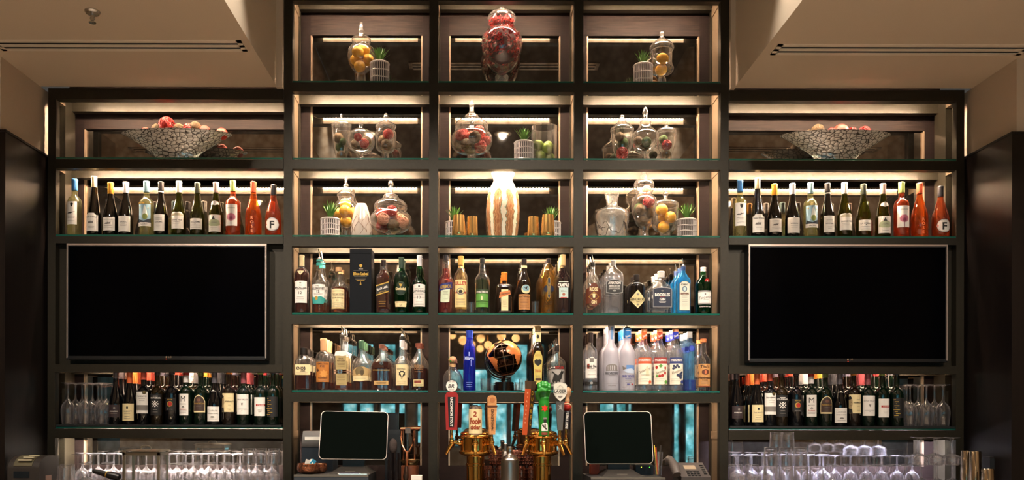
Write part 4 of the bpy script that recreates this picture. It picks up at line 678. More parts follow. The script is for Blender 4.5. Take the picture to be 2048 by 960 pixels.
SP(1254, [(7.2, 657), (7, 676), (6.4, 686), (11, 694), (14.6, 702), (15, 710), (15, 776)], frost, 'frosted vodka bottle with bright blue cap and blue sky label', k=5, name=VK, pour=649, cap=(676, '2a78c0', 656.6, 7.8), back=2, what='frosted vodka bottle with blue cap',
   decos={'label': [('p', [(-4, 741), (-4, 729.4), (14.6, 729.4), (14.6, 745), (6, 744)], M('sky_blue_paper', '5a84bc', .6)), ('s', 3, 741, [(-13, -2), (-4, -4), (4, -5), (12, -1), (11, 5), (-6, 4)], M('mist_paper', 'b0bcd0', .6)), ('s', -8, 735, [(-4, -4), (1, -1), (5, 0), (1, 3), (-3, 4)], 'grey_ink'), ('t', 'GREY GOOSE', .4, 751.6, 5, M('violet_ink', '4a4a8c', .6), 0, 26, .03), ('t', 'VODKA', 1, 757, 3, M('violet_ink'), 0, 14), *lines(-6, 8, [760.6, 764]), ('r', -2.6, 2, 766.6, 768.6, M('violet_ink')), ('r', 5.4, 9.6, 766.6, 768.6, 'red_ink'), *lines(-12, -4, [773.6])], 'lettering': (7.7, [('t', 'Goose', 0, 671, 5, P_, 18, 11, .02), ('r', -4, 6, 660, 661, P_)])})
for px, nm, cc, band, art in ((1288, 'orange', 'e06a34', M('orange_band', 'c85a34', .6), None), (1319, 'strawberry red', 'c04a30', M('red_band', '9a3430', .6), 'r'), (1350.5, 'blueberry blue', '2a3ab0', M('navy_band', '2c3a70', .6), 'b')):
    els = [('r', -15, 14.8, 714, 726.4, band), ('t', 'STOLICHNAYA', -.4, 719, 4.6, P_, 0, 25, .045), ('r', -15, 14.8, 726.4, 768, M('ivory_paper', 'e6dcc8', .6))]
    if art == 'r':
        els += [('e', -9, 734, 2.6, 3.4, 'red_ink'), ('e', 8.4, 735, 2.2, 3, 'red_ink'), ('e', 8, 745, 2.6, 3.4, 'red_ink'), ('e', -3, 751, 3, 3, 'red_ink'), ('e', 2, 750, 3, 3.2, 'red_ink'), ('s', -1, 730.6, star(4.4, 4, .5), M('leaf_green_paper')), ('e', -8, 751, 2, 2.6, M('leaf_green_paper')), ('t', 'Strasberi', 0, 741.4, 4.6, M('bronze_foil'), 20, 20, .0, .2)]
    elif art == 'b':
        els += [('e', x, y, 2.4, 2.4, M('berry_blue', '2c3550', .6)) for x, y in ((-6, 731), (-3, 734), (0, 730), (3, 733), (-7, 736), (6, 747), (8, 750), (4, 751), (9, 744), (1, 749), (7, 754))]+[('t', 'Blueberi', 0, 741, 4.6, M('bronze_foil'), 20, 20, .0, .2)]
    else: els += [('t', 'Stolichnaya', -1, 739, 5, M('bronze_foil'), 22, 24, .0, .2), ('s', 3, 745, [(-2, -12), (1, -14), (3, -8), (4, 6), (-3, 6)], M('mist_cream', 'd2c6a4', .6)), L_(-9, 9, 749)]
    els += [*lines(-12, 6, [757, 761]), ('e', 9, 763, 3.2, 3.8, band if art != 'r' else M('leaf_green_paper')), ('r', -14, 0, 768.4, 769.2, 'ink')]
    SP(px, [(5, 658), (5, 680), (7.2, 688), (13, 697), (15.4, 703.6), (15.4, 776)], clear, 'clear vodka bottle with %s neck and %s label band' % (nm, nm.split()[-1]), k=5, name=VK, cap=(677, cc, 663, 5.7), liq=(690, spirit), back=2, what='vodka bottle with %s neck' % nm,
       decos={'label': els, 'cap_top': (5.7, [('r', -8.6, 8.6, 657, 664, M('peach_cap', 'e8a070', .5))]), 'neck_print': (5.9, [('t', 'Stoli', 0, 670.4, 4.4, P_, 25, 9, .03)])})
SP(1379, [(4.8, 664), (5, 676), (6.4, 684), (12, 686.4), (13, 691), (13, 776)], G('blue_clear_glass', (.72, .86, .95), '88b4dc', .12), 'slim blue-tinted vodka bottle with silver cap and cobalt base', k=5, name=VK, cap=(675, 'b4b0ac', 663), liq=(759, cobalt), back=2, what='slim vodka bottle with cobalt base',
   decos={'emblem': [('e', 1, 696, 7.4, 6.4, M('deep_blue_ink', '1c2a78', .4)), ('e', 1, 696, 4.6, 5.6, M('bright_blue_ink', '3a50b0', .4)), ('r', -13, -6, 692, 701, M('deep_blue_ink'))]})  # emblem: lighter blue oval inside a deep blue one
SP(1406.5, [(4.8, 685), (6, 706), (10, 711.6), (13.2, 718), (13.4, 726), (13, 776)], clear, 'clear vodka bottle with copper cap and tan label', k=5, name=VK, cap=(684, 'd07a4a', 677, 5.8), back=1, what='vodka bottle with copper cap',
   decos={'label': [('r', -13, 13, 726.6, 773, M('kraft_paper', 'c08a50', .6)), ('t', "Tito's", 0, 731.6, 6, M('brown_ink'), 0, 21, .03), ('e', 1, 743, 7.6, 5.6, M('oval_brown', '5a2c18', .6)), ('e', 1, 743, 2, 4, M('oval_light', 'c06a40', .6)), ('t', 'Handmade', 0, 754, 4.4, M('brown_ink'), 0, 24, .02), ('t', 'VODKA', 0, 759, 2.4, M('brown_ink'), 0, 13), *lines(-8, 8, [763, 766]), ('r', -12, 12, 770.6, 772, M('rust_paper'))]})
# ---------------------------------------------------------------- lidded jars, vases, bowls, plants
def pxprof(pr, Y, base): return sorted([(h*sc(Y), max(0., zz(y, Y)-base) if y is not None else 0.) for h, y in pr], key=lambda p: p[1])
def smoothprof(pr, it=1):
    for _ in range(it):
        q = [pr[0]]
        for a, b in zip(pr, pr[1:]): q += [(a[0]*.75+b[0]*.25, a[1]*.75+b[1]*.25), (a[0]*.25+b[0]*.75, a[1]*.25+b[1]*.75)]
        pr = q+[pr[-1]]
    return pr
def rat(pr, z):
    for (ra, za), (rb, zb) in zip(pr, pr[1:]):
        if za <= z <= zb and zb > za: return ra+(rb-ra)*(z-za)/(zb-za)
    return 0.
def jar(px, k, Y, lid, body, label, inside=None, gm=None, name='lidded_jar', cat='jar', zfloor=None):
    base = SH[k]; t = thing(name, label, cat, (xx(px, Y), Y, base))
    bp = pxprof(body, Y, base); b2 = smoothprof([(bp[0][0], 0)]+bp[1:])
    MB().lathe(b2, 36, capb=True, capt=False).build('jar_body', gm or jarglass, t, angle=80)
    rr, zr = b2[-1]; MB().tube([(rr*math.cos(a*PI/18), rr*math.sin(a*PI/18), zr) for a in range(36)], .0022, 6, closed=True).build('rim', gm or jarglass, t)
    if lid:
        lp = smoothprof(pxprof(lid, Y, base)); lp = [(r, max(z, zr+.001)) for r, z in lp]
        MB().lathe(lp+[(.0005, lp[-1][1]+.001)], 32, capb=False).build('jar_lid', gm or jarglass, t, angle=80)
    t['_bp'] = 0; del t['_bp']
    return t, bp
def pack(bp, radii, seed, z0=None, z1=None, pad=.004, tries=160):
    """drop balls one by one into a round profile; returns centres"""
    rnd = random.Random(seed); out = []; zs = [p[1] for p in bp]; z0 = zs[0] if z0 is None else z0; z1 = zs[-1] if z1 is None else z1
    for r in radii:
        best = None
        for _ in range(tries):
            a = rnd.uniform(0, 2*PI); q = math.sqrt(rnd.random())
            z = z0+r
            while z < z1-r*.3:
                lim = min(rat(bp, z+d*r)-r*math.sqrt(max(0, 1-d*d)) for d in (-.8, -.5, 0, .5, .8))-pad
                if lim >= 0:
                    x, y = q*lim*math.cos(a), q*lim*math.sin(a)
                    if all((x-p[0])**2+(y-p[1])**2+(z-p[2])**2 >= (.97*(r+p[3]))**2 for p in out): 
                        if best is None or z < best[2]: best = (x, y, z, r)
                        break
                z += r*.12
        if best: out.append(best)
    return out
BALLS = {}
def rattan(r, col, seed=1):
    k = ('rattan', round(r, 3), col)
    if k not in BALLS:
        rnd = random.Random(seed); b = MB()
        for i in range(15):
            q = Vector((rnd.gauss(0, 1), rnd.gauss(0, 1), rnd.gauss(0, 1))).normalized(); u = q.orthogonal().normalized(); v = q.cross(u); h = rnd.uniform(-.35, .35)
            rr = r*math.sqrt(1-h*h)*.95
            b.tube([q*h*r+(u*math.cos(a*PI/10)+v*math.sin(a*PI/10))*rr for a in range(20)], r*.075, 5, closed=True)
        b.sphere((0, 0, 0), r*.72, 12, 8, 1)
        o = b.build('rattan_ball', [M('rattan_'+col, col, .6), M('rattan_core_'+col, col, .9)]); BALLS[k] = o.data; bpy.data.objects.remove(o)
    return BALLS[k]
def plainball(r, col, kind='moss', scale=(1, 1, 1)):
    k = (kind, round(r, 3), col, scale)
    if k not in BALLS:
        b = MB(); 
        b.sphere((0, 0, 0), r, 24, 16, scale=scale)
        if kind in ('lemon', 'lime'):
            b.sphere((r*scale[0]*.97, 0, 0), r*.17, 10, 6, scale=(1.3, 1, 1))
        if kind == 'moss': b.v = [tuple(Vector(v)*(1+.07*mnoise.noise(Vector(v)*(2.2/r)))) for v in b.v]
        m = MATS.get(kind+col) or noisy(M(kind+col, col, .85 if kind == 'moss' else .5), 180 if kind == 'moss' else 40, {B_: '2c1e0a', GR_: '1c2c08'}.get(col, col), bump=1. if kind == 'moss' else .15)
        o = b.build(kind+'_ball', m, angle=180); BALLS[k] = o.data; bpy.data.objects.remove(o)
    return BALLS[k]
def fill(t, bp, specs, where, seed, z0=None, z1=None, front=None):
    """specs: (kind, colour, radius px) in dropping order; every ball its own thing, described by its height in the pile"""
    Y = t.location.y; s = sc(Y); ps = pack(bp, [q[2]*s for q in specs], seed, z0, z1)
    cnt = {}; rnd = random.Random(seed)
    order = sorted(range(len(ps)), key=lambda i: ps[i][2])
    names = {'rattan': ('rattan_ball', 'woven rattan ball', 'decorative ball'), 'moss': ('moss_ball', 'moss ball', 'decorative ball'), 'lemon': ('lemon', 'lemon', 'fruit'), 'lime': ('lime', 'lime', 'fruit'), 'bead': ('satin_ball', 'satin ball', 'decorative ball')}
    tot = {}
    for i in order: tot[(specs[i][0], specs[i][1])] = tot.get((specs[i][0], specs[i][1]), 0)+1
    cw = {R_: 'red', O_: 'coral', B_: 'brown', GR_: 'green', PK: 'pale pink', '8aa03c': 'green', DR: 'dark red', LEM: 'golden'}
    for i in order:
        kd, col, rp = specs[i]; x, y, z, r = ps[i]; key = (kd, col); cnt[key] = cnt.get(key, 0)+1
        me = rattan(r, col, 3) if kd == 'rattan' else plainball(r, col, kind={'bead': 'bead'}.get(kd, kd), scale=(1.14, 1, 1) if kd in ('lemon', 'lime') else (1, 1, 1))
        nm, wd, cat = names[kd]; n = tot[key]
        which = '' if n == 1 else ('lowest ' if cnt[key] == 1 else ('topmost ' if cnt[key] == n else ORD[cnt[key]]+' lowest '))
        o = link(nm, me, None, t.location+Vector((x, y, z)), (rnd.uniform(0, 6), rnd.uniform(-.5, .5), rnd.uniform(0, 6)))
        tag(o, (which+cw.get(col, '')+' '+wd+' '+where).strip(), cat, wd+'s '+where)
R_, O_, B_, GR_, PK, DR = '96160a', 'b02c14', '553c14', '33480f', 'c08468', '8a130f'
LEM = 'e0a020'
YJ = .13
# top row
t, bp = jar(721, 1, .16, [(2.5, 45), (4, 48), (2.4, 51), (4, 54), (3, 57), (7, 61), (7, 66), (4, 70), (10, 73), (18, 77), (19.5, 80)], [(18.5, 81), (18.5, 87), (15.5, 91), (23, 96), (27, 104), (27.3, 113), (25.5, 125), (20, 137), (12, 144), (8, 147), (9, 154), (11, None)], 'tall finialed glass jar of lemons on the top shelf')
fill(t, bp, [('lemon', LEM, 11.5)]*9, 'in the finialed jar on the top shelf', 5, zz(146, .16)-SH[1])
t, bp = jar(1002, 1, .17, [(1, 11), (5.5, 13), (5.5, 17), (4, 20), (8, 22), (20, 26), (27, 31), (28.5, 37)], [(27, 38), (27.5, 46), (24, 53), (19, 57), (26, 61), (35, 67), (40, 75), (41.6, 87), (40.5, 100), (36, 115), (29, 128), (20, 139), (11, 145), (8.5, 148), (11, 150), (14.5, 154), (13, 158), (15, None)], 'large glass jar of red petals at the top centre')
rnd = random.Random(7); b = MB(); zlo, zhi = zz(118, .17)-SH[1], zz(41, .17)-SH[1]
for i in range(900):
    z = zlo+(zhi-zlo)*rnd.random()**.8; R = rat(bp, z)*.93*(rnd.random()**.18); a = rnd.uniform(0, 2*PI)
    if R < .01: continue
    c = Vector((R*math.cos(a), R*math.sin(a), z)); u = Vector((rnd.gauss(0, 1), rnd.gauss(0, 1), rnd.gauss(0, 1))).normalized(); v = u.orthogonal().normalized(); w_ = u.cross(v)*.004; l = rnd.uniform(.010, .017); wd = l*.6
    b.add([c-v*l, c+u.cross(v)*wd+w_, c+v*l, c-u.cross(v)*wd+w_, c+u*.004], [(0, 1, 4), (1, 2, 4), (2, 3, 4), (3, 0, 4)], i % 2)
b.lathe([(rat(bp, zlo+(zhi-zlo)*q/10)*.7, zlo+(zhi-zlo)*q/10) for q in range(11)], 20, mat=2)
tag(b.build('dried_petals', [M('petal_red', 'b8140c', .5), M('petal_crimson', '8c0c14', .5), M('petal_mass', '3a0c0e', .8)], None, t.location), 'dark red dried petals filling the large centre jar', 'petals', kind='stuff')
t, bp = jar(1322, 1, .16, [(2, 62), (5.5, 66), (3, 73), (6, 76), (10, 79), (16, 84), (22, 90), (25, 95), (23, 99)], [(20.5, 101), (20.5, 132), (24.5, 136), (23, 143), (15, 148), (7, 150), (6, 153), (9, 158), (10, None)], 'straight-sided footed glass jar of lemons on the top shelf')
fill(t, bp, [('lemon', LEM, 11)]*7, 'in the straight-sided jar on the top shelf', 3, zz(147, .16)-SH[1])
# second row
J2 = YJ
t, bp = jar(681.5, 2, J2, [(1, 228), (3, 231), (2, 235), (4, 239), (6, 243), (4, 245), (14, 247), (20.5, 250), (20, 253)], [(19.5, 255), (19, 262), (17, 285), (14.5, 304), (11, 314), (10, None)], 'tapered glass jar topped by a red ball in the whisky bay')
fill(t, bp, [('moss', B_, 10), ('moss', GR_, 9), ('moss', GR_, 7), ('moss', B_, 10), ('rattan', R_, 12), ('rattan', R_, 11)], 'in the tapered jar of the whisky bay', 4)
t, bp = jar(720.5, 2, J2-.05, [(4, 248), (5.5, 250), (3, 255), (5, 258), (14, 261), (22, 266), (25, 270)], [(26.5, 272), (28, 280), (27.5, 292), (22, 300), (12, 306), (5, 308), (4, 312), (8, 315), (9, None)], 'low round footed glass jar between two taller jars')
fill(t, bp, [('moss', B_, 11), ('rattan', R_, 9.5), ('moss', B_, 11), ('rattan', DR, 10), ('moss', B_, 8)], 'in the low round jar', 9, zz(305, J2)-SH[2])
t, bp = jar(770.5, 2, J2, [(2, 227), (3.5, 230), (6.5, 236), (4, 241), (9, 245), (18, 249), (21, 253)], [(20, 256), (18, 261), (21, 267), (21.5, 274), (19.5, 290), (19.5, 298), (13, 304), (5, 308), (7, 314), (9, None)], 'waisted footed glass jar of red and brown balls in the whisky bay')
fill(t, bp, [('moss', B_, 11), ('moss', B_, 10), ('rattan', R_, 10.5), ('bead', O_, 11), ('rattan', O_, 9)], 'in the waisted jar', 6, zz(303, J2)-SH[2])
t, bp = jar(942, 2, J2, [(1, 200), (5, 206), (6, 210), (4.5, 212), (4.5, 224), (8, 227), (14, 232), (13, 236), (24, 240), (32, 247), (33.5, 252)], [(33, 255), (33, 261), (30, 263), (40, 270), (42.3, 280), (41, 290), (34, 301), (22, 306), (9, 308), (8, 312), (11, None)], 'wide two-bulged glass jar of red and brown balls in the middle bay')
fill(t, bp, [('rattan', R_, 12), ('moss', B_, 12), ('moss', B_, 12), ('rattan', R_, 12), ('moss', B_, 11), ('bead', R_, 11), ('moss', B_, 12), ('rattan', O_, 11), ('rattan', R_, 12), ('rattan', O_, 12), ('rattan', R_, 11), ('rattan', O_, 10), ('rattan', R_, 11), ('rattan', R_, 10), ('rattan', O_, 10), ('rattan', R_, 9), ('rattan', R_, 9)], 'in the wide jar of the middle bay', 2, zz(306, J2)-SH[2])
t, bp = jar(1243, 2, J2, [(1, 229), (5, 231), (4, 236), (8, 240), (8, 244), (16, 250), (23, 257), (23.5, 261)], [(22.5, 263), (22, 275), (20, 290), (17, 305), (11, 313), (10, None)], 'tapered dome-lidded glass jar in the gin bay')
fill(t, bp, [('rattan', R_, 12), ('moss', GR_, 11), ('moss', B_, 11), ('moss', GR_, 9), ('bead', O_, 12), ('bead', R_, 11)], 'in the dome-lidded jar', 8)
t, bp = jar(1289.5, 2, J2-.05, [(1, 213), (4, 217), (6.5, 226), (4, 229), (4, 239), (12, 243), (11, 250), (14, 256), (20, 262), (26, 268), (26.5, 271)], [(26, 273), (26.5, 282), (25, 291), (20, 298), (10, 304), (4, 308), (5, 312), (10, None)], 'glass jar with the tallest pointed lid in the gin bay')
fill(t, bp, [('moss', B_, 11), ('moss', GR_, 10), ('moss', B_, 11), ('rattan', R_, 9), ('moss', B_, 9)], 'in the jar with the tallest pointed lid', 3, zz(303, J2)-SH[2])
t, bp = jar(1331.5, 2, J2, [(1, 242), (3, 245), (1.5, 249), (6, 252), (7, 256), (16, 258), (21, 262), (20.5, 266)], [(19.5, 268), (18.5, 280), (16, 297), (11, 307), (10, None)], 'small tapered glass jar with a bead-topped lid in the gin bay')
fill(t, bp, [('moss', B_, 9.5), ('rattan', DR, 10), ('moss', GR_, 9), ('rattan', PK, 9), ('rattan', R_, 9)], 'in the small tapered jar', 12)
# third row
t, bp = jar(691, 3, .15, [(1, 352), (3, 355), (4, 359), (2, 362), (3, 368), (6, 371), (5, 376), (12, 383), (18, 389), (18.5, 393), (15, 396)], [(15, 397), (15.5, 402), (17, 404), (25, 412), (28, 425), (27, 435), (21, 447), (13, 453), (8, 456), (9, 462), (12, None)], 'tall finialed glass jar of lemons beside a milky vase')
fill(t, bp, [('lemon', LEM, 11.5)]*9, 'in the jar beside the milky vase', 15, zz(455, .15)-SH[3])
t, bp = jar(780.5, 3, .12, [(2, 360), (5, 365), (6, 370), (4, 372), (4, 384), (9, 388), (14.5, 391), (14, 396), (26, 403), (33, 410), (33, 415)], [(32.5, 417), (32, 424), (36, 428), (41, 434), (42, 442), (40, 452), (32, 461), (20, 466), (8, 468), (10, None)], 'wide two-bulged glass jar of pink and red balls in the whisky bay')
fill(t, bp, [('moss', B_, 12), ('moss', B_, 12), ('rattan', R_, 13), ('rattan', PK, 12), ('rattan', PK, 12), ('moss', B_, 11), ('rattan', PK, 11), ('rattan', O_, 12), ('rattan', PK, 12), ('rattan', R_, 11), ('rattan', O_, 11), ('rattan', PK, 10), ('rattan', R_, 10), ('rattan', PK, 10), ('rattan', O_, 9)], 'in the wide jar of the whisky bay', 21, zz(466, .12)-SH[3])
t, bp = jar(1287, 3, .16, [(1, 338), (4, 340), (4, 346), (9, 351), (8, 356), (16, 360), (20.5, 366), (20, 371)], [(19.5, 373), (19, 380), (15, 387), (18, 391), (24, 397), (26, 406), (25, 420), (20, 437), (15, 449), (10, 453), (10, 457), (9, 461), (9, 466), (12, None)], 'very tall two-bulged footed glass jar in the gin bay')
fill(t, bp, [('moss', B_, 11), ('moss', B_, 11), ('moss', B_, 11), ('moss', GR_, 11), ('rattan', DR, 12), ('moss', B_, 10), ('rattan', PK, 9)], 'in the very tall jar', 33, zz(452, .16)-SH[3])
t, bp = jar(1330, 3, .1, [(2, 382), (5.5, 386), (6, 389), (3, 393), (5, 399), (15, 401), (25, 405), (26.5, 409)], [(25.5, 411), (25, 440), (27, 445), (26, 452), (20, 460), (10, 465), (9, 467), (14, None)], 'footed glass jar of lemons with knob lid in the gin bay')
fill(t, bp, [('lemon', LEM, 11.5)]*8, 'in the knob-lidded jar of the gin bay', 41, zz(464, .1)-SH[3])
# clear vase with wire lines
def vase(px, k, Y, prof, mat, label, name='vase', thick=.003, dr=1.):
    base = SH[k]; t = thing(name, label, 'vase', (xx(px, Y), Y, base)); bp = smoothprof(pxprof(prof, Y, base))
    ins = [(max(r-thick, .002), max(z, .006)) for r, z in reversed(bp)]
    MB().lathe([(.001, 0)]+[(bp[0][0], 0)]+bp[1:]+ins+[(.001, .006)], 40, capb=False, capt=False, sect=(lambda i: (2, dr)) if dr != 1 else None).build('vase_body', mat, t, angle=70)
    return t, bp
t, bp = vase(1223, 3, .1, [(15, 387), (13, 395), (11, 402), (11, 411), (16, 415), (28, 420), (34, 427), (33.5, 440), (31, 455), (28, None)], G('clear_vase_glass', (.95, .95, .94), 'fff8f0', .1, .85, .1, .03, 2., 30), 'round clear glass vase wound with dark wire lines', thick=.002)
b = MB(); rnd = random.Random(4)
for i in range(5):
    z0, a0 = rnd.uniform(.02, .09), rnd.uniform(-2.6, -.6); pts = []
    for k in range(22):
        a = a0+k*.09*(1 if i % 2 else -1); z = z0+.03*math.sin(k*.4+i)+.012*math.sin(k*.9); z = min(max(z, .008), .115); r = rat(bp, z)+.001
        pts.append((r*math.cos(a), r*math.sin(a), z))
    b.tube(pts, .0016, 5)
b.build('wire_lines', M('dark_wire', '2a201a', .4), t)
milk = G('milky_vase_glass', (.9, .86, .8), 'f4ece4', .62, .5, .06, .1, 2.5, 22)
t, bp = vase(722, 3, .07, [(9, 408), (13, 416), (17, 432), (20.5, 452), (21.5, 464), (20, None)], milk, 'milky white glass vase with brown veins in front of lemons', dr=.7)
b = MB()
for i in range(7):
    a0 = -2.7+i*.38; pts = []
    for k in range(12):
        z = .012+k*.009+(i % 3)*.01; a = a0+.25*math.sin(k*.5+i*2); r = rat(bp, z)+.0008; pts.append((r*math.cos(a), r*math.sin(a)*.7, z))
    b.tube(pts, .0011, 5)
b.build('brown_veins', M('vein_brown', '6a4a34', .5), t)
ag = M('agate_vase', 'e8dcc4', .15, 0, .5, coat=.5)
N, L = nodes(ag); bs = N['Principled BSDF']; tc = N.new('ShaderNodeTexCoord'); sx = N.new('ShaderNodeSeparateXYZ'); at2 = N.new('ShaderNodeMath'); at2.operation = 'ARCTAN2'
L.new(tc.outputs['Object'], sx.inputs[0]); L.new(sx.outputs[1], at2.inputs[0]); L.new(sx.outputs[0], at2.inputs[1])
n1 = N.new('ShaderNodeTexNoise'); n1.inputs['Scale'].default_value = 24; n1.inputs['Detail'].default_value = 5; L.new(tc.outputs['Object'], n1.inputs['Vector'])
ma = N.new('ShaderNodeMath'); ma.operation = 'MULTIPLY_ADD'; ma.inputs[1].default_value = 8; L.new(at2.outputs[0], ma.inputs[0])
m0 = N.new('ShaderNodeMath'); m0.operation = 'MULTIPLY'; m0.inputs[1].default_value = 2.6; L.new(n1.outputs['Fac'], m0.inputs[0]); L.new(m0.outputs[0], ma.inputs[2])
si = N.new('ShaderNodeMath'); si.operation = 'SINE'; L.new(ma.outputs[0], si.inputs[0])
rp = N.new('ShaderNodeValToRGB'); cr = rp.color_ramp; cr.elements[0].position = .0; cr.elements[0].color = lin('8a5c3c'); cr.elements[1].position = .74; cr.elements[1].color = lin('d2c6ae')
for q, cc in ((.16, 'a87c58'), (.3, '6a4830'), (.42, 'a8805c'), (.55, '8a6444'), (.6, '4e3826'), (.65, '90a894')): e = cr.elements.new(q); e.color = lin(cc)
n2 = N.new('ShaderNodeTexNoise'); n2.inputs['Scale'].default_value = 42; n2.inputs['Detail'].default_value = 6; L.new(tc.outputs['Object'], n2.inputs['Vector'])
mr = N.new('ShaderNodeMath'); mr.operation = 'MULTIPLY_ADD'; mr.inputs[1].default_value = .42; mr.inputs[2].default_value = .2; L.new(si.outputs[0], mr.inputs[0])
m3 = N.new('ShaderNodeMath'); m3.operation = 'MULTIPLY_ADD'; m3.inputs[1].default_value = .5; L.new(n2.outputs['Fac'], m3.inputs[0]); L.new(mr.outputs[0], m3.inputs[2])
mz = N.new('ShaderNodeMapRange'); mz.inputs[1].default_value = .27; mz.inputs[2].default_value = .31; L.new(sx.outputs[2], mz.inputs[0]); m4 = N.new('ShaderNodeMath'); m4.operation = 'ADD'; L.new(m3.outputs[0], m4.inputs[0]); L.new(mz.outputs[0], m4.inputs[1])
L.new(m4.outputs[0], rp.inputs[0]); L.new(rp.outputs[0], bs.inputs['Base Color'])
vase(1005, 3, .155, [(23.6, 347.5), (23, 351), (18.5, 360), (20, 365), (26, 376), (31, 391), (33.6, 412), (33.8, 430), (32, 450), (28, None)], ag, 'large cream and brown striped agate-like vase in the centre', thick=.006)
goldg = M('gold_mercury_glass', 'f0c078', .1, .88)
for i, (px, Y, top, w0, w1, lab) in enumerate(((917, .05, 431, 11, 14, 'gold mirrored tumbler in front of the plant beside the striped vase, taller one'), (943.5, .08, 434, 10.4, 12, 'gold mirrored tumbler closest to the striped vase, whisky side'), (1066, .08, 434, 10.6, 12.4, 'gold mirrored tumbler closest to the striped vase, gin side'), (1095, .05, 430, 11.4, 14, 'gold mirrored tumbler in front of the plant, gin side, taller one'))):
    s = sc(Y); H = zz(top, Y)-SH[3]; t = thing('tumbler', lab, 'glass', (xx(px, Y), Y, SH[3]), 0, 'gold tumblers')
    pr = [(w1*.86*s, 0), (w1*s, H*.1), (w1*.99*s, H*.25), (w0*s, H)]; MB().lathe([(.001, 0)]+pr+[(r-.002, max(z, .004)) for r, z in reversed(pr)]+[(.001, .004)], 26, capb=False, capt=False).build('tumbler_body', goldg, t)
# potted succulents in slotted white pots
leafm = noisy(M('succulent_leaf', '356422', .45), 30, '628a3e')
potw = M('slotted_pot_white', 'cfc4bc', .6); potd = M('pot_inside', '4a423e', .9)
def plant(px, k, Y, hw, top, leaftop, label, seed):
    s = sc(Y); base = SH[k]; t = thing('potted_succulent', label, 'plant', (xx(px, Y), Y, base)); R = hw*s; H = zz(top, Y)-base; b = MB()
    b.lathe([(R*.9, 0), (R*.9, H*.96)], 28, mat=1, capt=True)
    for f in (.035, .34, .64, .965):
        ph = seed+f*3; b.tube([(R*math.cos(a*PI/24), R*math.sin(a*PI/24), H*f+(.0025*math.sin(3*a*PI/24+ph) if .1 < f < .9 else 0)) for a in range(48)], R*.06 if .1 < f < .9 else R*.09, 6, closed=True)
    for i in range(30):
        a = 2*PI*i/30; b.tube([(R*math.cos(a), R*math.sin(a), .004), (R*math.cos(a), R*math.sin(a), H*.96)], R*.046, 4, caps=False)
    b.build('pot', [potw, potd], t)
    MB().lathe([(R*.88, H*.955), (R*.5, H*.98), (.001, H*.99)], 16, capb=False, capt=False).build('soil', M('potting_soil', '2a1c12', .9), t)
    g = MB(); rnd = random.Random(seed); Lf = zz(leaftop, Y)-base-H
    for i in range(30):
        a = i*2.4; tl = .12+.75*(i/30)+rnd.uniform(-.08, .08); ln = Lf*(1.08-.12*tl)*rnd.uniform(.85, 1.02); d = Vector((math.cos(a), math.sin(a), 0)); sd = Vector((-math.sin(a), math.cos(a), 0))
        vs = []; n = 6
        for q in range(n+1):
            u = q/n; out = math.sin(tl*u*1.15)*ln*.8*(u**.3 if u else 0); up = ln*u*math.cos(tl*u*.75)
            c = Vector((0, 0, H*.95))+d*(out+.003)+Vector((0, 0, up)); wdt = .0058*(1-.55*u)*(1 if q < n else .05)*(1.25 if 0 < q < 4 else 1)
            vs += [c-sd*wdt, c+d*(-.0022*(1-u)-.0004)-Vector((0, 0, .001)), c+sd*wdt]
        fs = []
        for q in range(n): o = q*3; fs += [(o, o+3, o+4, o+1), (o+1, o+4, o+5, o+2), (o, o+2, o+5, o+3)]
        g.add(vs, fs)
    g.build('leaves', leafm, t)
plant(758, 1, .1, 18.4, 127, 93, 'green succulent in slotted white pot beside the finialed lemon jar, top shelf', 1)
plant(1284.5, 1, .12, 18.4, 130, 100, 'green succulent in slotted white pot beside the straight-sided lemon jar', 2)
plant(1046.5, 2, .07, 18.6, 285, 254, 'green succulent in slotted white pot beside the limes', 3)
plant(659.5, 3, .05, 18.4, 439, 401, 'green succulent in slotted white pot below a red-topped tapered jar', 4)
plant(908, 3, .16, 18, 445, 412, 'green succulent half hidden by gold tumblers, whisky side', 5)
plant(1102, 3, .16, 18, 445, 412, 'green succulent half hidden by gold tumblers, gin side', 6)
plant(1372.5, 3, .08, 18.6, 439, 403, 'green succulent in slotted white pot beside the knob-lidded lemon jar', 7)
# glass cylinder of limes
Y = .1; s = sc(Y); H = zz(254, Y)-SH[2]; R = 25.8*s; t = thing('glass_cylinder', 'open clear glass cylinder holding green limes', 'vase', (xx(1087.5, Y), Y, SH[2]))
MB().lathe([(.001, 0), (R, 0), (R, H), (R-.004, H), (R-.004, .006), (.001, .006)], 40, capb=False, capt=False).build('cylinder_wall', jarglass, t, angle=60)
fill(t, [(R-.005, .006), (R-.005, H*.72)], [('lime', '8aa03c', 10)]*10, 'in the open glass cylinder', 5)
# shot glasses
def shot(px, k, Y, top, hw, lab):
    s = sc(Y); H = zz(top, Y)-SH[k]; t = tag(MB().lathe([(.001, 0), (hw*.82*s, 0), (hw*s, H), (hw*s-.0015, H), (hw*.82*s-.002, .012), (.001, .012)], 24, capb=False, capt=False).build('shot_glass', clear, None, (xx(px, Y), Y, SH[k]), angle=60), lab, 'glass', 'shot glasses')
shot(942, 4, .05, 605, 7, 'shot glass between the golden and green bottles'); shot(1070, 4, .05, 603, 7.5, 'shot glass in front of the fluted golden bottle')
shot(970.5, 5, .05, 757, 9.6, 'shot glass between the cobalt bottle and globe, nearer the bottle'); shot(1046, 5, .05, 757, 9, 'shot glass between globe and yellow-labelled bottle'); shot(984, 5, .12, 766, 5, 'small shot glass behind the globe base'); shot(1034, 5, .12, 764, 5, 'small shot glass on the far side of the globe base')
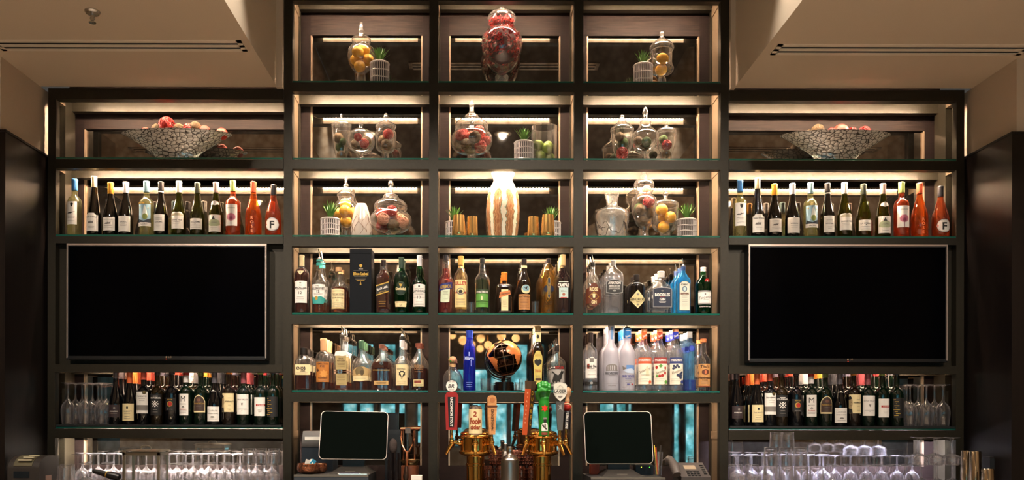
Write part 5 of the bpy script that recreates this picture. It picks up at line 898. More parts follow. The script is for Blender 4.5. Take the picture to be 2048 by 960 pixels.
# copper globe on a round base
Y = .1; s = sc(Y); t = thing('globe', 'copper and bronze globe on a ribbed round base', 'globe', (xx(1008.5, Y), Y, SH[5])); zc = zz(716, Y)-SH[5]; R = 35.5*s
land = [[(-20, 62), (10, 66), (40, 58), (52, 40), (40, 26), (52, 10), (38, -8), (28, -30), (20, -34), (12, -18), (8, 2), (-8, 6), (-16, 16), (-14, 28), (-2, 36), (-10, 46)], [(-100, 60), (-72, 56), (-60, 44), (-78, 26), (-92, 18), (-80, 8), (-62, 8), (-50, -4), (-58, -22), (-68, -48), (-74, -40), (-76, -14), (-88, 10), (-110, 24), (-122, 44)], [(60, 55), (100, 62), (140, 55), (120, 30), (100, 12), (78, 10), (66, 26)], [(115, -20), (145, -16), (150, -34), (120, -34)], [(-180, -66), (180, -66), (180, -75), (-180, -75)], [(-50, 82), (-20, 80), (-26, 68), (-46, 62)]]
def inside(x, y, P):
    c = False
    for (x0, y0), (x1, y1) in zip(P, P[1:]+P[:1]):
        if (y0 > y) != (y1 > y) and x < (x1-x0)*(y-y0)/(y1-y0)+x0: c = not c
    return c
b = MB(); nu, nv = 120, 60; vs = [(R*math.cos(PI*(j/nv-.5))*math.cos(2*PI*i/nu), R*math.cos(PI*(j/nv-.5))*math.sin(2*PI*i/nu), R*math.sin(PI*(j/nv-.5))) for j in range(nv+1) for i in range(nu)]
b.add(vs, [(j*nu+i, j*nu+(i+1) % nu, (j+1)*nu+(i+1) % nu, (j+1)*nu+i) for j in range(nv) for i in range(nu)])
for k, f in enumerate(b.f):
    i, j = k % nu, k//nu; lo, la = (i+.5)/nu*360-180, (j+.5)/nv*180-90
    b.m[k] = 1 if any(inside(lo, la, q) for q in land) else (2 if (i % 10 == 0 or j % 10 == 0) else 0)
g = b.build('sphere', [M('globe_bronze', '2e1f19', .14, 1), M('globe_copper', 'c4703a', .3, .1), M('globe_lines', '5a4432', .3, .8)], t, (0, 0, zc), tuple((Matrix.Rotation(math.radians(-12), 3, 'Y') @ Matrix.Rotation(math.radians(115), 3, 'Z')).to_euler()))
a = [(math.cos(math.radians(q))*(R+.008), 0, math.sin(math.radians(q))*(R+.008)+zc) for q in range(-215, -60, 8)]
MB().tube(a, .0028, 8).build('meridian_arm', M('globe_arm', 'b8a898', .2, 1), t)
MB().lathe([(.012, .052), (.007, .06), (.0065, .075), (.011, .085), (.004, zc-R+.002)], 16).build('stem', M('globe_bronze'), t)
MB().lathe([(.004, zc+R-.002), (.006, zc+R+.006), (.002, zc+R+.012)], 12).build('finial', M('globe_arm'), t)
pr = [(.062, 0)]
for i in range(5): pr += [(.062-.001*i, .001+i*.0105), (.062-.001*i, .007+i*.0105), (.057-.001*i, .0075+i*.0105), (.057-.001*i, .0112+i*.0105)]
MB().lathe(pr+[(.012, .056)], 36).build('base', M('globe_base_metal', '3c322c', .2, .9), t, angle=25)
# cut glass bowls of balls
cut = M('cut_glass_mosaic', 'c8c0b0', .15, .35)
N, L = nodes(cut); bs = N['Principled BSDF']; tc = N.new('ShaderNodeTexCoord'); mp = N.new('ShaderNodeMapping'); mp.inputs['Scale'].default_value = (1, 1.8, 1.5)
v1 = N.new('ShaderNodeTexVoronoi'); v1.feature = 'DISTANCE_TO_EDGE'; v1.inputs['Scale'].default_value = 34; v1.inputs['Randomness'].default_value = .75; rp = N.new('ShaderNodeValToRGB')
rp.color_ramp.elements[0].position = .03; rp.color_ramp.elements[0].color = (.08, .07, .06, 1); rp.color_ramp.elements[1].position = .1; rp.color_ramp.elements[1].color = (.86, .83, .78, 1)
bp_ = N.new('ShaderNodeBump'); bp_.inputs['Strength'].default_value = .7; bp_.inputs['Distance'].default_value = .004
L.new(tc.outputs['Object'], mp.inputs[0]); L.new(mp.outputs[0], v1.inputs['Vector']); L.new(v1.outputs['Distance'], rp.inputs[0]); L.new(rp.outputs[0], bs.inputs['Base Color']); L.new(v1.outputs['Distance'], bp_.inputs['Height']); L.new(bp_.outputs[0], bs.inputs['Normal'])
for px, side, balls, seed in ((352.5, 'printer', [(-88+68, 250, 16, 'rattan', R_), (-40, 259, 11, 'moss', B_), (4, 258, 11, 'moss', B_), (24, 259, 12, 'rattan', R_), (37, 255, 12, 'moss', B_), (56, 262, 11, 'bead', O_), (-62, 264, 9, 'bead', O_), (90, 268, 12, 'bead', O_)], 1),
                            (1669.5, 'shaker', [(-35, 259, 13, 'moss', B_), (-8, 263, 10, 'bead', R_), (11, 262, 16, 'bead', O_), (34, 262, 10, 'rattan', DR), (58, 263, 13, 'rattan', R_), (-52, 266, 9, 'moss', B_)], 2)):
    Y = .13; s = sc(Y); t = thing('cut_glass_bowl', 'wide boat-shaped cut glass bowl of balls on the %s side' % side, 'bowl', (xx(px, Y), Y, SH[2]), 0, 'cut glass bowls')
    bp = pxprof([(110, 270), (101, 274), (76, 290), (54, 304), (43, 314), (40, None)], Y, SH[2]); ins = [(r-.006, max(z, .008)) for r, z in reversed(bp)]
    MB().lathe([(.001, 0)]+[(bp[0][0], 0)]+bp[1:]+ins+[(.001, .008)], 64, capb=False, capt=False, sect=lambda i: (2, .36)).build('bowl_body', cut, t, angle=60)
    cnt = {}
    for x, y, r, kd, col in sorted(balls):
        cnt[kd, col] = cnt.get((kd, col), 0)+1
        nm, wd = {'rattan': ('rattan_ball', 'woven ball'), 'moss': ('moss_ball', 'moss ball'), 'bead': ('satin_ball', 'satin ball')}[kd]; cw = {R_: 'red', B_: 'brown', O_: 'coral', DR: 'dark red'}[col]
        me = rattan(r*s, col, 3) if kd == 'rattan' else plainball(r*s, col, kd); zb = zz(y, Y)
        zmin = SH[2]+.008+r*s+max(0, (abs(x)-40)/70)*.11
        n = sum(1 for q in balls if q[3:] == (kd, col))
        tag(link(nm, me, None, (xx(px+x, Y), Y, max(zb, zmin)-.004)), '%s %s%s in the %s-side cut glass bowl' % (cw, wd, '' if n == 1 else ', %s from the left,' % ORD[cnt[kd, col]], side), 'decorative ball', 'balls in the cut glass bowls')
# ---------------------------------------------------------------- on the counter
def onc(px, Y, z=0.): return (xx(px, Y), Y, ZCT+z)
grey_pl, dk_pl = M('grey_brown_plastic', '2a2522', .5), M('charcoal_plastic', '1c1e20', .45)
# receipt printer by the side wall
t = thing('receipt_printer', 'dark receipt printer with pale labels on its curved lid by the side wall', 'printer', (xx(46.5, -.5), -.46, ZCT))
hw = 31.5*sc(-.5); arcp = [(-.04, 0), (-.04, .135)]+[(-.04+.115*(1-math.cos(q*PI/16)), .135+.066*math.sin(q*PI/16)) for q in range(1, 9)]+[(.18, .196), (.18, 0)]
ROTX = Matrix.Rotation(PI/2, 4, 'Z')
def yzprism(b, poly, x0, x1, mat=0): n = len(poly); vs = [(x, y, z) for x in (x0, x1) for y, z in poly]; return b.add(vs, [tuple(range(n-1, -1, -1)), tuple(range(n, 2*n))]+[(i, (i+1) % n, (i+1) % n+n, i+n) for i in range(n)], mat, False)
yzprism(MB(), arcp, -hw, hw).build('housing', grey_pl, t)
lid = [(y-.003, z+.003) for y, z in arcp[2:9]]; lid2 = lid+[(y+.002, z-.003) for y, z in reversed(lid)]
yzprism(MB(), lid2, -hw*.62, hw*.55).build('lid', M('olive_plastic', '5a5440', .4), t)
MB().box(-hw*.6, hw*.4, -.0425, -.0395, .088, .122).build('paper_slot', M('slot_blue_black', '101a22', .2), t)
b = MB()
for q, z0, z1, a, c in ((2, .171, .178, -.35, .62), (3.4, .186, .191, -.1, .68), (5, .1955, .199, .1, .9)):
    y = -.04+.115*(1-math.cos(q*PI/16)); b.box(hw*a, hw*c*.8, y-.008, y+.004, z0+.006, z1+.006)
b.build('lid_labels', M('pale_tape', 'c8c0a4', .6), t)
MB().box(hw-.001, hw+.0015, .03, .09, .055, .095).build('side_label', M('pink_label', 'a08074', .6), t)
# lantern
Y = -.36; s = sc(Y); t = thing('lantern', 'square metal and glass lantern among the glasses on the printer side', 'lantern', (xx(282, Y), Y, ZCT)); hw = 37*s; H = .222; D_ = .14
steel = M('lantern_metal', '9a8f7c', .3, .9); b = MB(); q = .0065
for x in (-hw, hw-2*q):
    for y in (0, D_-2*q): b.box(x, x+2*q, y, y+2*q, 0, H)
for z in (0, H-.022):
    for y in (0, D_-2*q): b.box(-hw, hw, y, y+2*q, z, z+.016)
    for x in (-hw, hw-2*q): b.box(x, x+2*q, 0, D_, z, z+.016)
b.build('frame', steel, t)
MB().box(-hw+q, hw-q, .004, .006, .016, H-.02).box(-hw+q, hw-q, D_-.006, D_-.004, .016, H-.02).box(hw-.006, hw-.004, q, D_-q, .016, H-.02).box(-hw+.004, -hw+.006, q, D_-q, .016, H-.02).build('pane', clear, t)
v = [(-hw-.012, -.012, H), (hw+.012, -.012, H), (hw+.012, D_+.012, H), (-hw-.012, D_+.012, H)]; v2 = [(x*.82, (y-D_/2)*.82+D_/2, H+.009) for x, y, z in v]
MB().add(v+v2, [(3, 2, 1, 0), (4, 5, 6, 7)]+[(i, (i+1) % 4, (i+1) % 4+4, i+4) for i in range(4)], 0, False).build('roof', steel, t)
MB().tube([(.03*math.cos(a*PI/10), D_/2, H+.008+.022*math.sin(a*PI/10)) for a in range(11)], .0025, 8).build('ring_handle', steel, t)
# black muddler lying across glasses
p = onc(213, -.44, .104); t = thing('muddler', 'black tapered muddler with a gold band lying before the lantern', 'bar tool', p)
MB().lathe([(.006, -.075), (.012, -.07), (.014, -.03), (.021, .03), (.019, .07), (.006, .078)], 20, M4=Matrix.Rotation(math.radians(104), 4, 'Y')).build('body', black, t)
MB().lathe([(.0178, 0), (.0192, .006)], 20, M4=Matrix.Rotation(math.radians(104), 4, 'Y'), capb=False, capt=False).build('band', gold, t)
# --- glassware
barg = G('bar_glass', (.965, .962, .97), 'f4eef4', .018, 1., .07, .03, 2.0, 18, .85)
def pmesh(name, prof, seg=22):
    o = MB().lathe(prof, seg, capb=False, capt=False).build(name, barg, angle=70); m = o.data; bpy.data.objects.remove(o); return m
def stem_up(H, rb, rf, bh, rim=.78, st=.0042):
    """upturned stemmed glass: rim on the counter, foot in the air"""
    return smoothprof([(rb*rim, 0), (rb*.9, bh*.3), (rb, bh*.6), (rb*.8, bh*.86), (rb*.3, bh*1.0), (st*1.4, bh*1.1), (st, bh*1.2), (st, H*.93), (st*1.7, H*.965), (rf*.6, H-.006), (rf, H-.002), (rf, H), (.001, H)])
MW = pmesh('wine_glass', stem_up(.245, .041, .038, .14)); MS = pmesh('wine_glass', stem_up(.195, .040, .036, .10)); MC = pmesh('coupe_glass', stem_up(.15, .047, .036, .055, 1.02)); MCS = pmesh('coupe_glass', stem_up(.155, .044, .034, .07, .9))
MT = pmesh('pint_glass', [(.043, 0), (.036, .146), (.034, .15), (.001, .15), (.001, .138), (.033, .136), (.040, 0), (.043, 0)]); MR = pmesh('rocks_glass', [(.040, 0), (.035, .094), (.033, .098), (.001, .098), (.001, .086), (.032, .084), (.037, 0), (.040, 0)])
MR2 = pmesh('rocks_glass', [(.035, 0), (.031, .078), (.034, .082), (.001, .082), (.001, .07), (.028, .068), (.032, 0), (.035, 0)])
def put(me, px, Y, z, lab, group, cat='glass'): return tag(link(me.name.split('.')[0], me, None, (xx(px, Y), Y, z), (0, 0, px*.7)), lab, cat, group)
for side, rows in (('left', ((.06, (136, 171, 203)), (.13, (151, 185, 212)), (.2, (164, 196)))), ('right', ((.06, (1886, 1853, 1820)), (.13, (1869, 1836)), (.2, (1852, 1813))))):
    for k, (Y, pxs) in enumerate(rows):
        for i, px in enumerate(pxs): put(MW, px, Y, SHW, 'upturned wine glass, %s red wine shelf, %s row, %s from the outer post' % (side, ('front', 'middle', 'back')[k], ORD[i+1]), 'upturned wine glasses on the red wine shelves')
def field(me, px0, px1, n, Y, z, what, group, jit=3, seed=0):
    rnd = random.Random(seed+int(px0)+int(Y*100))
    for i in range(n):
        px = px0+(px1-px0)*(i+.5)/n+rnd.uniform(-jit, jit)*.4
        put(me, px, Y+rnd.uniform(-.006, .006), z, what if n == 1 else '%s, %s from the left' % (what, ORD[i+1]), group)
GL, GRR = 'upturned glasses on the printer side of the counter', 'upturned glasses on the shaker side of the counter'
field(MT, 112, 146, 1, -.42, ZCT, 'pint glass beside the receipt printer, front', GL); field(MT, 112, 160, 1, -.3, ZCT, 'pint glass beside the receipt printer, behind the front one', GL)
field(MS, 150, 560, 13, .16, ZCT, 'upturned stem glass, backmost row, printer side', GL); field(MS, 166, 546, 12, .06, ZCT, 'upturned stem glass, second row from the mirror, printer side', GL)
field(MS, 142, 562, 14, -.04, ZCT, 'upturned stem glass, middle row, printer side', GL)
field(MCS, 152, 236, 2, -.15, ZCT, 'upturned small stem glass left of the lantern', GL); field(MCS, 148, 236, 2, -.25, ZCT, 'upturned small stem glass by the muddler', GL)
field(MCS, 350, 464, 4, -.16, ZCT, 'upturned small stem glass, row behind the front, printer side', GL); field(MCS, 336, 470, 4, -.27, ZCT, 'upturned small stem glass, front but one row, printer side', GL); field(MCS, 344, 470, 4, -.38, ZCT, 'upturned small stem glass, front row beside the lantern', GL)
field(MT, 468, 560, 3, -.16, ZCT, 'upturned pint glass behind the rocks glasses', GL); field(MR, 470, 562, 3, -.28, ZCT, 'upturned rocks glass, row nearer the mirror, printer side', GL); field(MR, 472, 560, 3, -.39, ZCT, 'upturned rocks glass, front row, printer side', GL); field(MR2, 486, 560, 3, -.16, ZCT+.1505, 'small rocks glass stacked on a pint glass, printer side', GL)
field(MS, 1462, 1660, 7, .14, ZCT, 'upturned stem glass, backmost row, shaker side', GRR); field(MS, 1460, 1540, 3, .04, ZCT, 'upturned stem glass, second row from the mirror, by the centre frame', GRR); field(MS, 1458, 1540, 3, -.06, ZCT, 'upturned stem glass, third row from the mirror, by the centre frame', GRR)
field(MT, 1456, 1520, 2, -.17, ZCT, 'upturned pint glass by the centre frame', GRR); field(MR, 1458, 1526, 2, -.29, ZCT, 'upturned rocks glass by the centre frame, front but one', GRR); field(MR, 1460, 1524, 2, -.4, ZCT, 'upturned rocks glass by the centre frame, front', GRR)
field(MT, 1527, 1617, 3, -.27, ZCT, 'lower pint glass of the stacked trio', GRR, 0); field(MR, 1527, 1615, 3, -.27, ZCT+.1505, 'rocks glass stacked on a pint glass', GRR, 0); field(MR2, 1540, 1588, 2, -.27, ZCT+.249, 'small rocks glass standing on top of the glass stack', GRR, 0); field(MT, 1526, 1618, 3, -.4, ZCT, 'front pint glass below the glass stack', GRR, 0)
field(MT, 1622, 1644, 1, -.34, ZCT, 'single upturned pint glass right beside the glass stack', GRR)
field(MS, 1625, 1840, 7, .03, ZCT, 'upturned stem glass, row near the mirror, shaker side', GRR); field(MS, 1642, 1826, 6, -.08, ZCT, 'upturned stem glass, middle row, shaker side', GRR); field(MCS, 1650, 1830, 6, -.2, ZCT, 'upturned small stem glass, front but one row, shaker side', GRR); field(MCS, 1648, 1826, 5, -.32, ZCT, 'upturned small stem glass, front row, shaker side', GRR)
field(MCS, 1828, 1920, 3, -.16, ZCT, 'upturned small stem glass under the raised coupes, back', GRR, 0); field(MCS, 1826, 1920, 3, -.26, ZCT, 'upturned small stem glass under the raised coupes, front', GRR, 0)
field(MC, 1818, 1918, 3, -.16, ZCT+.1553, 'upturned coupe standing on stem glasses, back row', GRR, 0); field(MC, 1826, 1922, 3, -.26, ZCT+.1553, 'upturned coupe standing on stem glasses, front row', GRR, 0)
field(MC, 1690, 1770, 3, .03, ZCT+.1952, 'small upturned coupe standing on the back stem glasses', GRR, 0)
# shaker tins
tinm = M('shaker_steel', 'b8a890', .16, 1)
for px, Y, top, hw, lab in ((1933, -.2, 899, 9.5, 'tall steel shaker tin closest to the upturned coupes'), (1951, -.27, 900, 10.5, 'tall steel shaker tin in front of the other tall one'), (1976, -.4, 935, 11, 'short steel shaker tin in front of the black box')):
    s = sc(Y); H = zz(top, Y)-ZCT; t = thing('shaker_tin', lab, 'shaker', (xx(px, Y), Y, ZCT), 0, 'shaker tins')
    MB().lathe([(hw*1.25*s, 0), (hw*s, H-.003), (hw*.94*s, H)], 26, capb=False).build('tin', tinm, t); MB().tube([(hw*1.25*s*math.cos(a*PI/14), hw*1.25*s*math.sin(a*PI/14), .002) for a in range(28)], .002, 6, closed=True).build('rolled_rim', tinm, t)
t = thing('napkin_box', 'plain black box with thin metal top edge behind the short shaker tin', 'box', onc(1981, -.2)); h = zz(912, -.28)-ZCT
MB().box(-.05, .05, -.08, .08, 0, h).build('carton', dk_pl, t); MB().box(-.051, .051, -.081, .081, h-.003, h+.001).build('rim', M('rim_grey', '3a3634', .4, .6), t)
# --- tills: monitor on a foot, standing on a cash drawer
def till(c4, Y, px0, px1, ytop, side, ledge):
    zt = zz(ytop, -.38); t = thing('cash_drawer', 'black cash drawer under the till '+side, 'cash drawer', ((xx(px0, -.38)+xx(px1, -.38))/2, -.02, ZCT)); hw = (xx(px1, -.38)-xx(px0, -.38))/2; H = zt-ZCT
    MB().box(-hw, hw, -.35, .0, 0, H).build('housing', dk_pl, t); MB().box(-hw, hw, -.36, -.35, .008, H-.012).build('drawer_front', M('drawer_front_grey', '30343a', .4), t); MB().box(-hw, hw, -.362, -.34, H-.01, H+.001).build('front_edge', M('drawer_edge', '5a544c', .4), t)
    P4 = [at(px, py, y) for (px, py), y in zip(c4, (Y+.05, Y+.05, Y-.04, Y-.04))]; cx = (P4[2].x+P4[3].x)/2
    t = thing('till_monitor', 'touch till monitor with blank dark screen '+side, 'monitor', (cx, Y, zt)); o = t.location.copy(); P4 = [p-o for p in P4]
    nrm = (P4[1]-P4[0]).cross(P4[3]-P4[0]).normalized(); nrm = nrm if nrm.y < 0 else -nrm
    def quad(inset, off, rr=.09, n=5):
        out = []
        for cx_, cy_, a0 in ((1, 0, -90), (1, 1, 0), (0, 1, 90), (0, 0, 180)):
            for k in range(n+1):
                a = math.radians(a0+90*k/n); ru, rv = rr*.72, rr
                u = (1-inset-ru if cx_ else inset+ru)+ru*math.cos(a); v = (1-inset-rv if cy_ else inset+rv)+rv*math.sin(a)
                p = P4[0].lerp(P4[1], u).lerp(P4[3].lerp(P4[2], u), v); out.append(p+nrm*off)
        return out
    def slab(inset, o0, o1, mat, name):
        a, c = quad(inset, o1), quad(inset, o0); n = len(a); b = MB(); b.add(a+c, [tuple(range(n)), tuple(range(2*n-1, n-1, -1))]+[(i, i+n, (i+1) % n+n, (i+1) % n) for i in range(n)], 0, False); b.build(name, mat, t)
    slab(0, -.006, .0, M('bezel_silver', 'c8bcb0', .3, .7), 'bezel'); slab(.008, -.02, .0015, M('screen_black', '080c0a', .55, 0, .0), 'screen'); slab(.06, -.045, -.006, dk_pl, 'back_housing')
    zb = (P4[2].z+P4[3].z)/2
    MB().box(-.06, .06, -.01, .05, .012, zb+.08).build('neck', black, t)
    v = [(-.115, -.16, 0), (.115, -.16, 0), (.115, .09, 0), (-.115, .09, 0)]; v2 = [(-.07, -.07, .032), (.07, -.07, .032), (.07, .06, .034), (-.07, .06, .034)]
    MB().add(v+v2, [(3, 2, 1, 0), (4, 5, 6, 7)]+[(i, (i+1) % 4, (i+1) % 4+4, i+4) for i in range(4)], 0, False).build('foot', M('foot_plastic', '14110f', .5), t)
    q, mm = deco([('r', -.028, .028, -.0135, -.0105, M('badge_silver', '8a8680', .3, .8))], 1, lambda y: -y, lambda x, z, off: (x, -.16+(z/.032)*.09-.001-off, z)); q.build('badge', mm, t)
    return zt
zt1 = till([(642.5, 822), (777, 824), (773, 919.5), (637, 918)], -.14, 588, 737, 950.5, 'in front of the whisky bay', 0)
zt2 = till([(1167, 823.5), (1302, 823), (1307, 927.5), (1171.5, 928)], -.14, 1182, 1331, 955, 'in front of the gin bay', 0)
Y = -.29; t = thing('pen', 'purple and white pen lying in front of the monitor foot', 'pen', (xx(703, Y), -.34, zt1+.0045))
MB().tube([(-.058, 0, 0), (.05, 0, 0)], .0042, 8).build('barrel', M('pen_purple', '3a2058', .4), t); MB().tube([(.05, 0, 0), (.058, 0, 0), (.064, 0, 0)], [.0042, .003, .001], 8).build('tip', silver, t); MB().tube([(-.066, 0, 0), (-.058, 0, 0)], .0035, 8).build('cap_end', white, t)
MB().box(-.08, .07, -.01, .01, 0, .004)
t = tag(MB().box(-.075, .075, -.012, .012, 0, .004).build('paper_strip', M('pale_blue_slip', 'a8c4cc', .6), None, (xx(707, -.36), -.37, zt1+.001)), 'pale blue paper slip at the front edge of the cash drawer', 'paper')
t = thing('label_printer', 'dark grey card printer half hidden behind the till monitor', 'printer', (xx(640, .1), .1, ZCT)); W_ = xx(640, .02)-xx(609, .02); H = zz(863, .02)-ZCT
MB().box(-W_, W_, -.08, .1, 0, H*.72).build('housing', M('blue_black_plastic', '161c24', .4), t); yzprism(MB(), [(-.085, H*.72), (-.085, H*.82), (-.05, H), (.1, H), (.1, H*.72)], -W_*1.0, W_*1.0).build('lid', grey_pl, t); MB().box(-W_*.8, W_, -.088, -.08, H*.84, H*.9).build('paper_strip', white, t)
MB().box(-W_*.95, -W_*.65, -.0815, -.08, H*.22, H*.36).build('energy_sticker', M('sticker_cyan', '3a9ac0', .5), t)
ham = M('hammered_copper', '9a6248', .2, .9); N, L = nodes(ham); v1 = N.new('ShaderNodeTexVoronoi'); v1.inputs['Scale'].default_value = 55; tc = N.new('ShaderNodeTexCoord'); bp_ = N.new('ShaderNodeBump'); bp_.inputs['Strength'].default_value = .9; bp_.inputs['Distance'].default_value = .006
L.new(tc.outputs['Object'], v1.inputs['Vector']); L.new(v1.outputs['Distance'], bp_.inputs['Height']); L.new(bp_.outputs[0], N['Principled BSDF'].inputs['Normal'])
for px, Y, hw, lab, wh in ((617, -.3, 23, 'hammered copper bowl holding white packets before the till', 1), (640, -.22, 15, 'smaller hammered copper bowl behind the one with packets', 0)):
    s = sc(Y); hw *= s; H = zz(927, Y)-(zt1); t = thing('copper_bowl', lab, 'bowl', (xx(px, Y), Y, zt1), 0, 'hammered copper bowls')
    MB().lathe(smoothprof([(.001, 0), (hw*.6, 0), (hw*.95, H*.3), (hw, H*.6), (hw*.9, H), (hw*.86, H), (hw*.9, H*.6), (hw*.6, H*.1), (.001, H*.08)]), 30, capb=False, capt=False).build('bowl_body', ham, t, angle=80)
    if wh:
        for i, (x, y, r, c) in enumerate(((-.004, -.01, .3, 'white'), (.012, .004, -.4, 'white'), (.024, .0, .6, 'pale blue'))):
            tag(MB().box(-.012, .012, -.002, .002, -.03, .016).build('sugar_packet', white if c == 'white' else M('sticker_cyan'), None, (xx(px, Y)+x, Y+y, zt1+H+.004), (r*.5, r, r)), ('white folded packet at the front of the copper bowl', 'white packet behind the folded one in the copper bowl', 'pale blue packet in the copper bowl')[i], 'packet', 'packets in the copper bowl')
# dark things behind the whisky till
t = thing('card_reader', 'black card terminal standing behind the till monitor', 'card reader', onc(787, .08)); H = zz(826, .08)-ZCT; H1 = zz(860, .08)-ZCT
MB().box(-.035, .03, -.02, .02, H1, H).build('display', black, t); MB().box(-.045, .04, -.03, .03, 0, H1).build('stand', dk_pl, t)
for px, lab in ((781, 'tall dark ribbed glass tube, nearer the till monitor'), (793, 'tall dark ribbed glass tube, nearer the citrus press')):
    Y = -.24; s = sc(Y); H = zz(906, Y)-ZCT; t = tag(MB().lathe([(.001, 0), (6.2*s, 0), (6.2*s, H), (5.6*s, H), (5.6*s, .004), (.001, .004)], 20, capb=False, capt=False).build('glass_tube', G('smoky_glass', (.45, .42, .42), '40383a', .2), None, (xx(px, Y), Y, ZCT), angle=60), lab, 'glass', 'ribbed tubes by the press')
t = tag(MB().sphere((0, 0, 0), .03, 14, 10, scale=(.8, .7, 1.5)).build('bar_towel', noisy(M('brown_cloth', '3a2e2a', .9), 60, '2a201c', bump=.5), None, (xx(787, -.1), -.12, ZCT+.16)), 'bunched dark brown cloth above the ribbed tubes', 'cloth')
t.location.z = zz(893, -.12)
# citrus press
Y = -.08; s = sc(Y); t = thing('citrus_press', 'copper lever citrus press with forked handle beside the whisky till', 'citrus press', onc(820, Y)); Z = lambda y: zz(y, Y)-ZCT; Xp = lambda p: (p-820)*s
MB().lathe([(.05, 0), (.05, Z(932)), (.046, Z(931))], 30).build('base', M('press_brown', '6a3a24', .4), t)
MB().lathe(smoothprof([(.04, Z(932)), (.045, Z(925)), (.06, Z(920.5)), (.062, Z(919.5)), (.04, Z(922)), (.001, Z(924))]), 32, capb=False, capt=False).build('bowl', M('press_brass', 'b09468', .2, 1), t)
for x in (806, 829): MB().tube([(Xp(x), .02, Z(930)), (Xp(x), .02, Z(860))], .005, 10).build('post', copper, t)
MB().tube([(Xp(801), .0, Z(858)), (Xp(840), .0, Z(857))], .0085, 12).build('top_bar', copper, t); MB().box(Xp(811), Xp(821.5), -.02, .012, Z(866.5), Z(856)).build('gear_block', M('press_grey', '7a6a60', .35, .8), t)
MB().tube([(Xp(816), -.012, Z(905)), (Xp(816), -.012, Z(866))], .0034, 8).build('rack_rod', silver, t)
b = MB()
for sx in (-1, 1): b.tube([(Xp(816)+sx*.036, -.02, Z(862)), (Xp(816)+sx*.036, -.03, Z(876)), (Xp(816)+sx*.03, -.045, Z(889)), (Xp(816)+sx*.012, -.055, Z(902)), (Xp(816), -.058, Z(906))], .0055, 10); b.sphere((Xp(816)+sx*.036, -.022, Z(875)), .009, 12, 8)
b.tube([(Xp(816), -.056, Z(902)), (Xp(816), -.07, Z(918)), (Xp(815.5), -.082, Z(933))], [.0085, .010, .0085], 12); b.build('lever', copper, t)
MB().tube([(Xp(815.5), -.082, Z(932)), (Xp(815.2), -.088, Z(940)), (Xp(814.6), -.094, Z(952)), (Xp(814.4), -.096, Z(960))], [.010, .0125, .016, .012], 14).build('grip', M('grip_bronze', '5a4438', .25, .8), t)
tag(MB().box(-.028, .028, -.03, .03, 0, .012).build('paper_pad', white, None, onc(834, -.4, zz(951, -.4)-ZCT)), 'small white paper pad in front of the citrus press', 'paper').location.z = ZCT
o = COL.objects['paper_pad']; o.scale = (1, 1, (zz(951, -.4)-ZCT)/.012)
# beside the gin till
tag(MB().box(-.024, .024, -.03, .03, 0, .10).build('orange_box', M('orange_card', 'c84a20', .5), None, (xx(1190, -.1), -.075, zt2)), 'orange card box beside the monitor foot in the gin bay', 'box')
t = thing('network_router', 'small dark router with green and yellow lights behind the gin till', 'router', (xx(1288, -.1), -.09, zt2)); MB().box(-.05, .05, -.03, .05, 0, zz(929, -.1)-zt2).build('housing', M('blue_black_plastic'), t)
for x, c in ((-.018, 'd8e040'), (.028, '50e040')): MB().box(x-.0022, x+.0022, -.0315, -.03, .04, .0445).build('indicator_light', M('led_'+c, '102010', .4, emit=c, es=1.2), t)
Y = -.2; s = sc(Y); t = thing('pen_cup', 'clear glass holding pens beside the gin till monitor', 'cup', (xx(1317, Y), Y, zt2)); H = zz(903, Y)-zt2
MB().lathe([(.001, 0), (.018, 0), (.026, H), (.024, H), (.017, .005), (.001, .005)], 26, capb=False, capt=False).build('cup_body', clear, t, angle=60)
for i, (x, y, dx, c, lab) in enumerate(((-.012, 0, -.016, 'd8c040', 'yellow pen'), (-.006, -.006, -.012, 'c8402c', 'red pen'), (.006, .0, .010, '2a2624', 'black pen'), (.0, .008, .014, '8a7a70', 'grey pen'))):
    tag(MB().tube([(0, 0, 0), (dx, 0, H+.03-.012*(i == 1))], .0032, 8).build('pen', M('pen_'+c, c, .4), None, (xx(1317, Y)+x*.6, Y+y*.6, zt2+.007)), lab+' standing in the clear glass by the gin till', 'pen')
t = thing('desk_phone', 'grey desk telephone with handset and small display by the gin bay post', 'telephone', onc(1370, -.36)); Zp = zz(930, -.4)-ZCT; b = MB()
yzprism(b, [(-.09, 0), (-.09, Zp*.62), (.08, Zp*1.06), (.1, Zp*.9), (.1, 0)], -.04, .115); b.build('housing', M('phone_plastic', '3a3432', .4), t)
b = MB(); b.tube([(-.066, -.1, Zp*.7), (-.07, -.06, Zp*.98), (-.07, .0, Zp*1.12), (-.07, .06, Zp*1.14), (-.066, .09, Zp*1.05)], [.022, .026, .02, .026, .02], 12); b.build('handset', M('handset_plastic', '4a4340', .35), t)
sl = (1.06-.62)*Zp/.17; b = MB(); b.add([(.0, .0, Zp*.62+.09*sl+.001), (.062, .0, Zp*.62+.09*sl+.001), (.062, .045, Zp*.62+.135*sl+.001), (.0, .045, Zp*.62+.135*sl+.001)], [(0, 1, 2, 3)], 0, False); b.build('display', M('lcd_tan', '8a7a66', .3), t)
b = MB()
for i in range(4):
    for j in range(3): x0 = .0+i*.018; y0 = -.08+j*.022; b.box(x0, x0+.012, y0, y0+.012, Zp*.62+(y0+.09)*sl-.002, Zp*.62+(y0+.102)*sl+.003)
for j in range(5): y0 = -.06+j*.024; b.box(.088, .104, y0, y0+.01, Zp*.62+(y0+.09)*sl-.002, Zp*.62+(y0+.1)*sl+.003)
b.build('keypad', M('key_black', '14100f', .4), t)
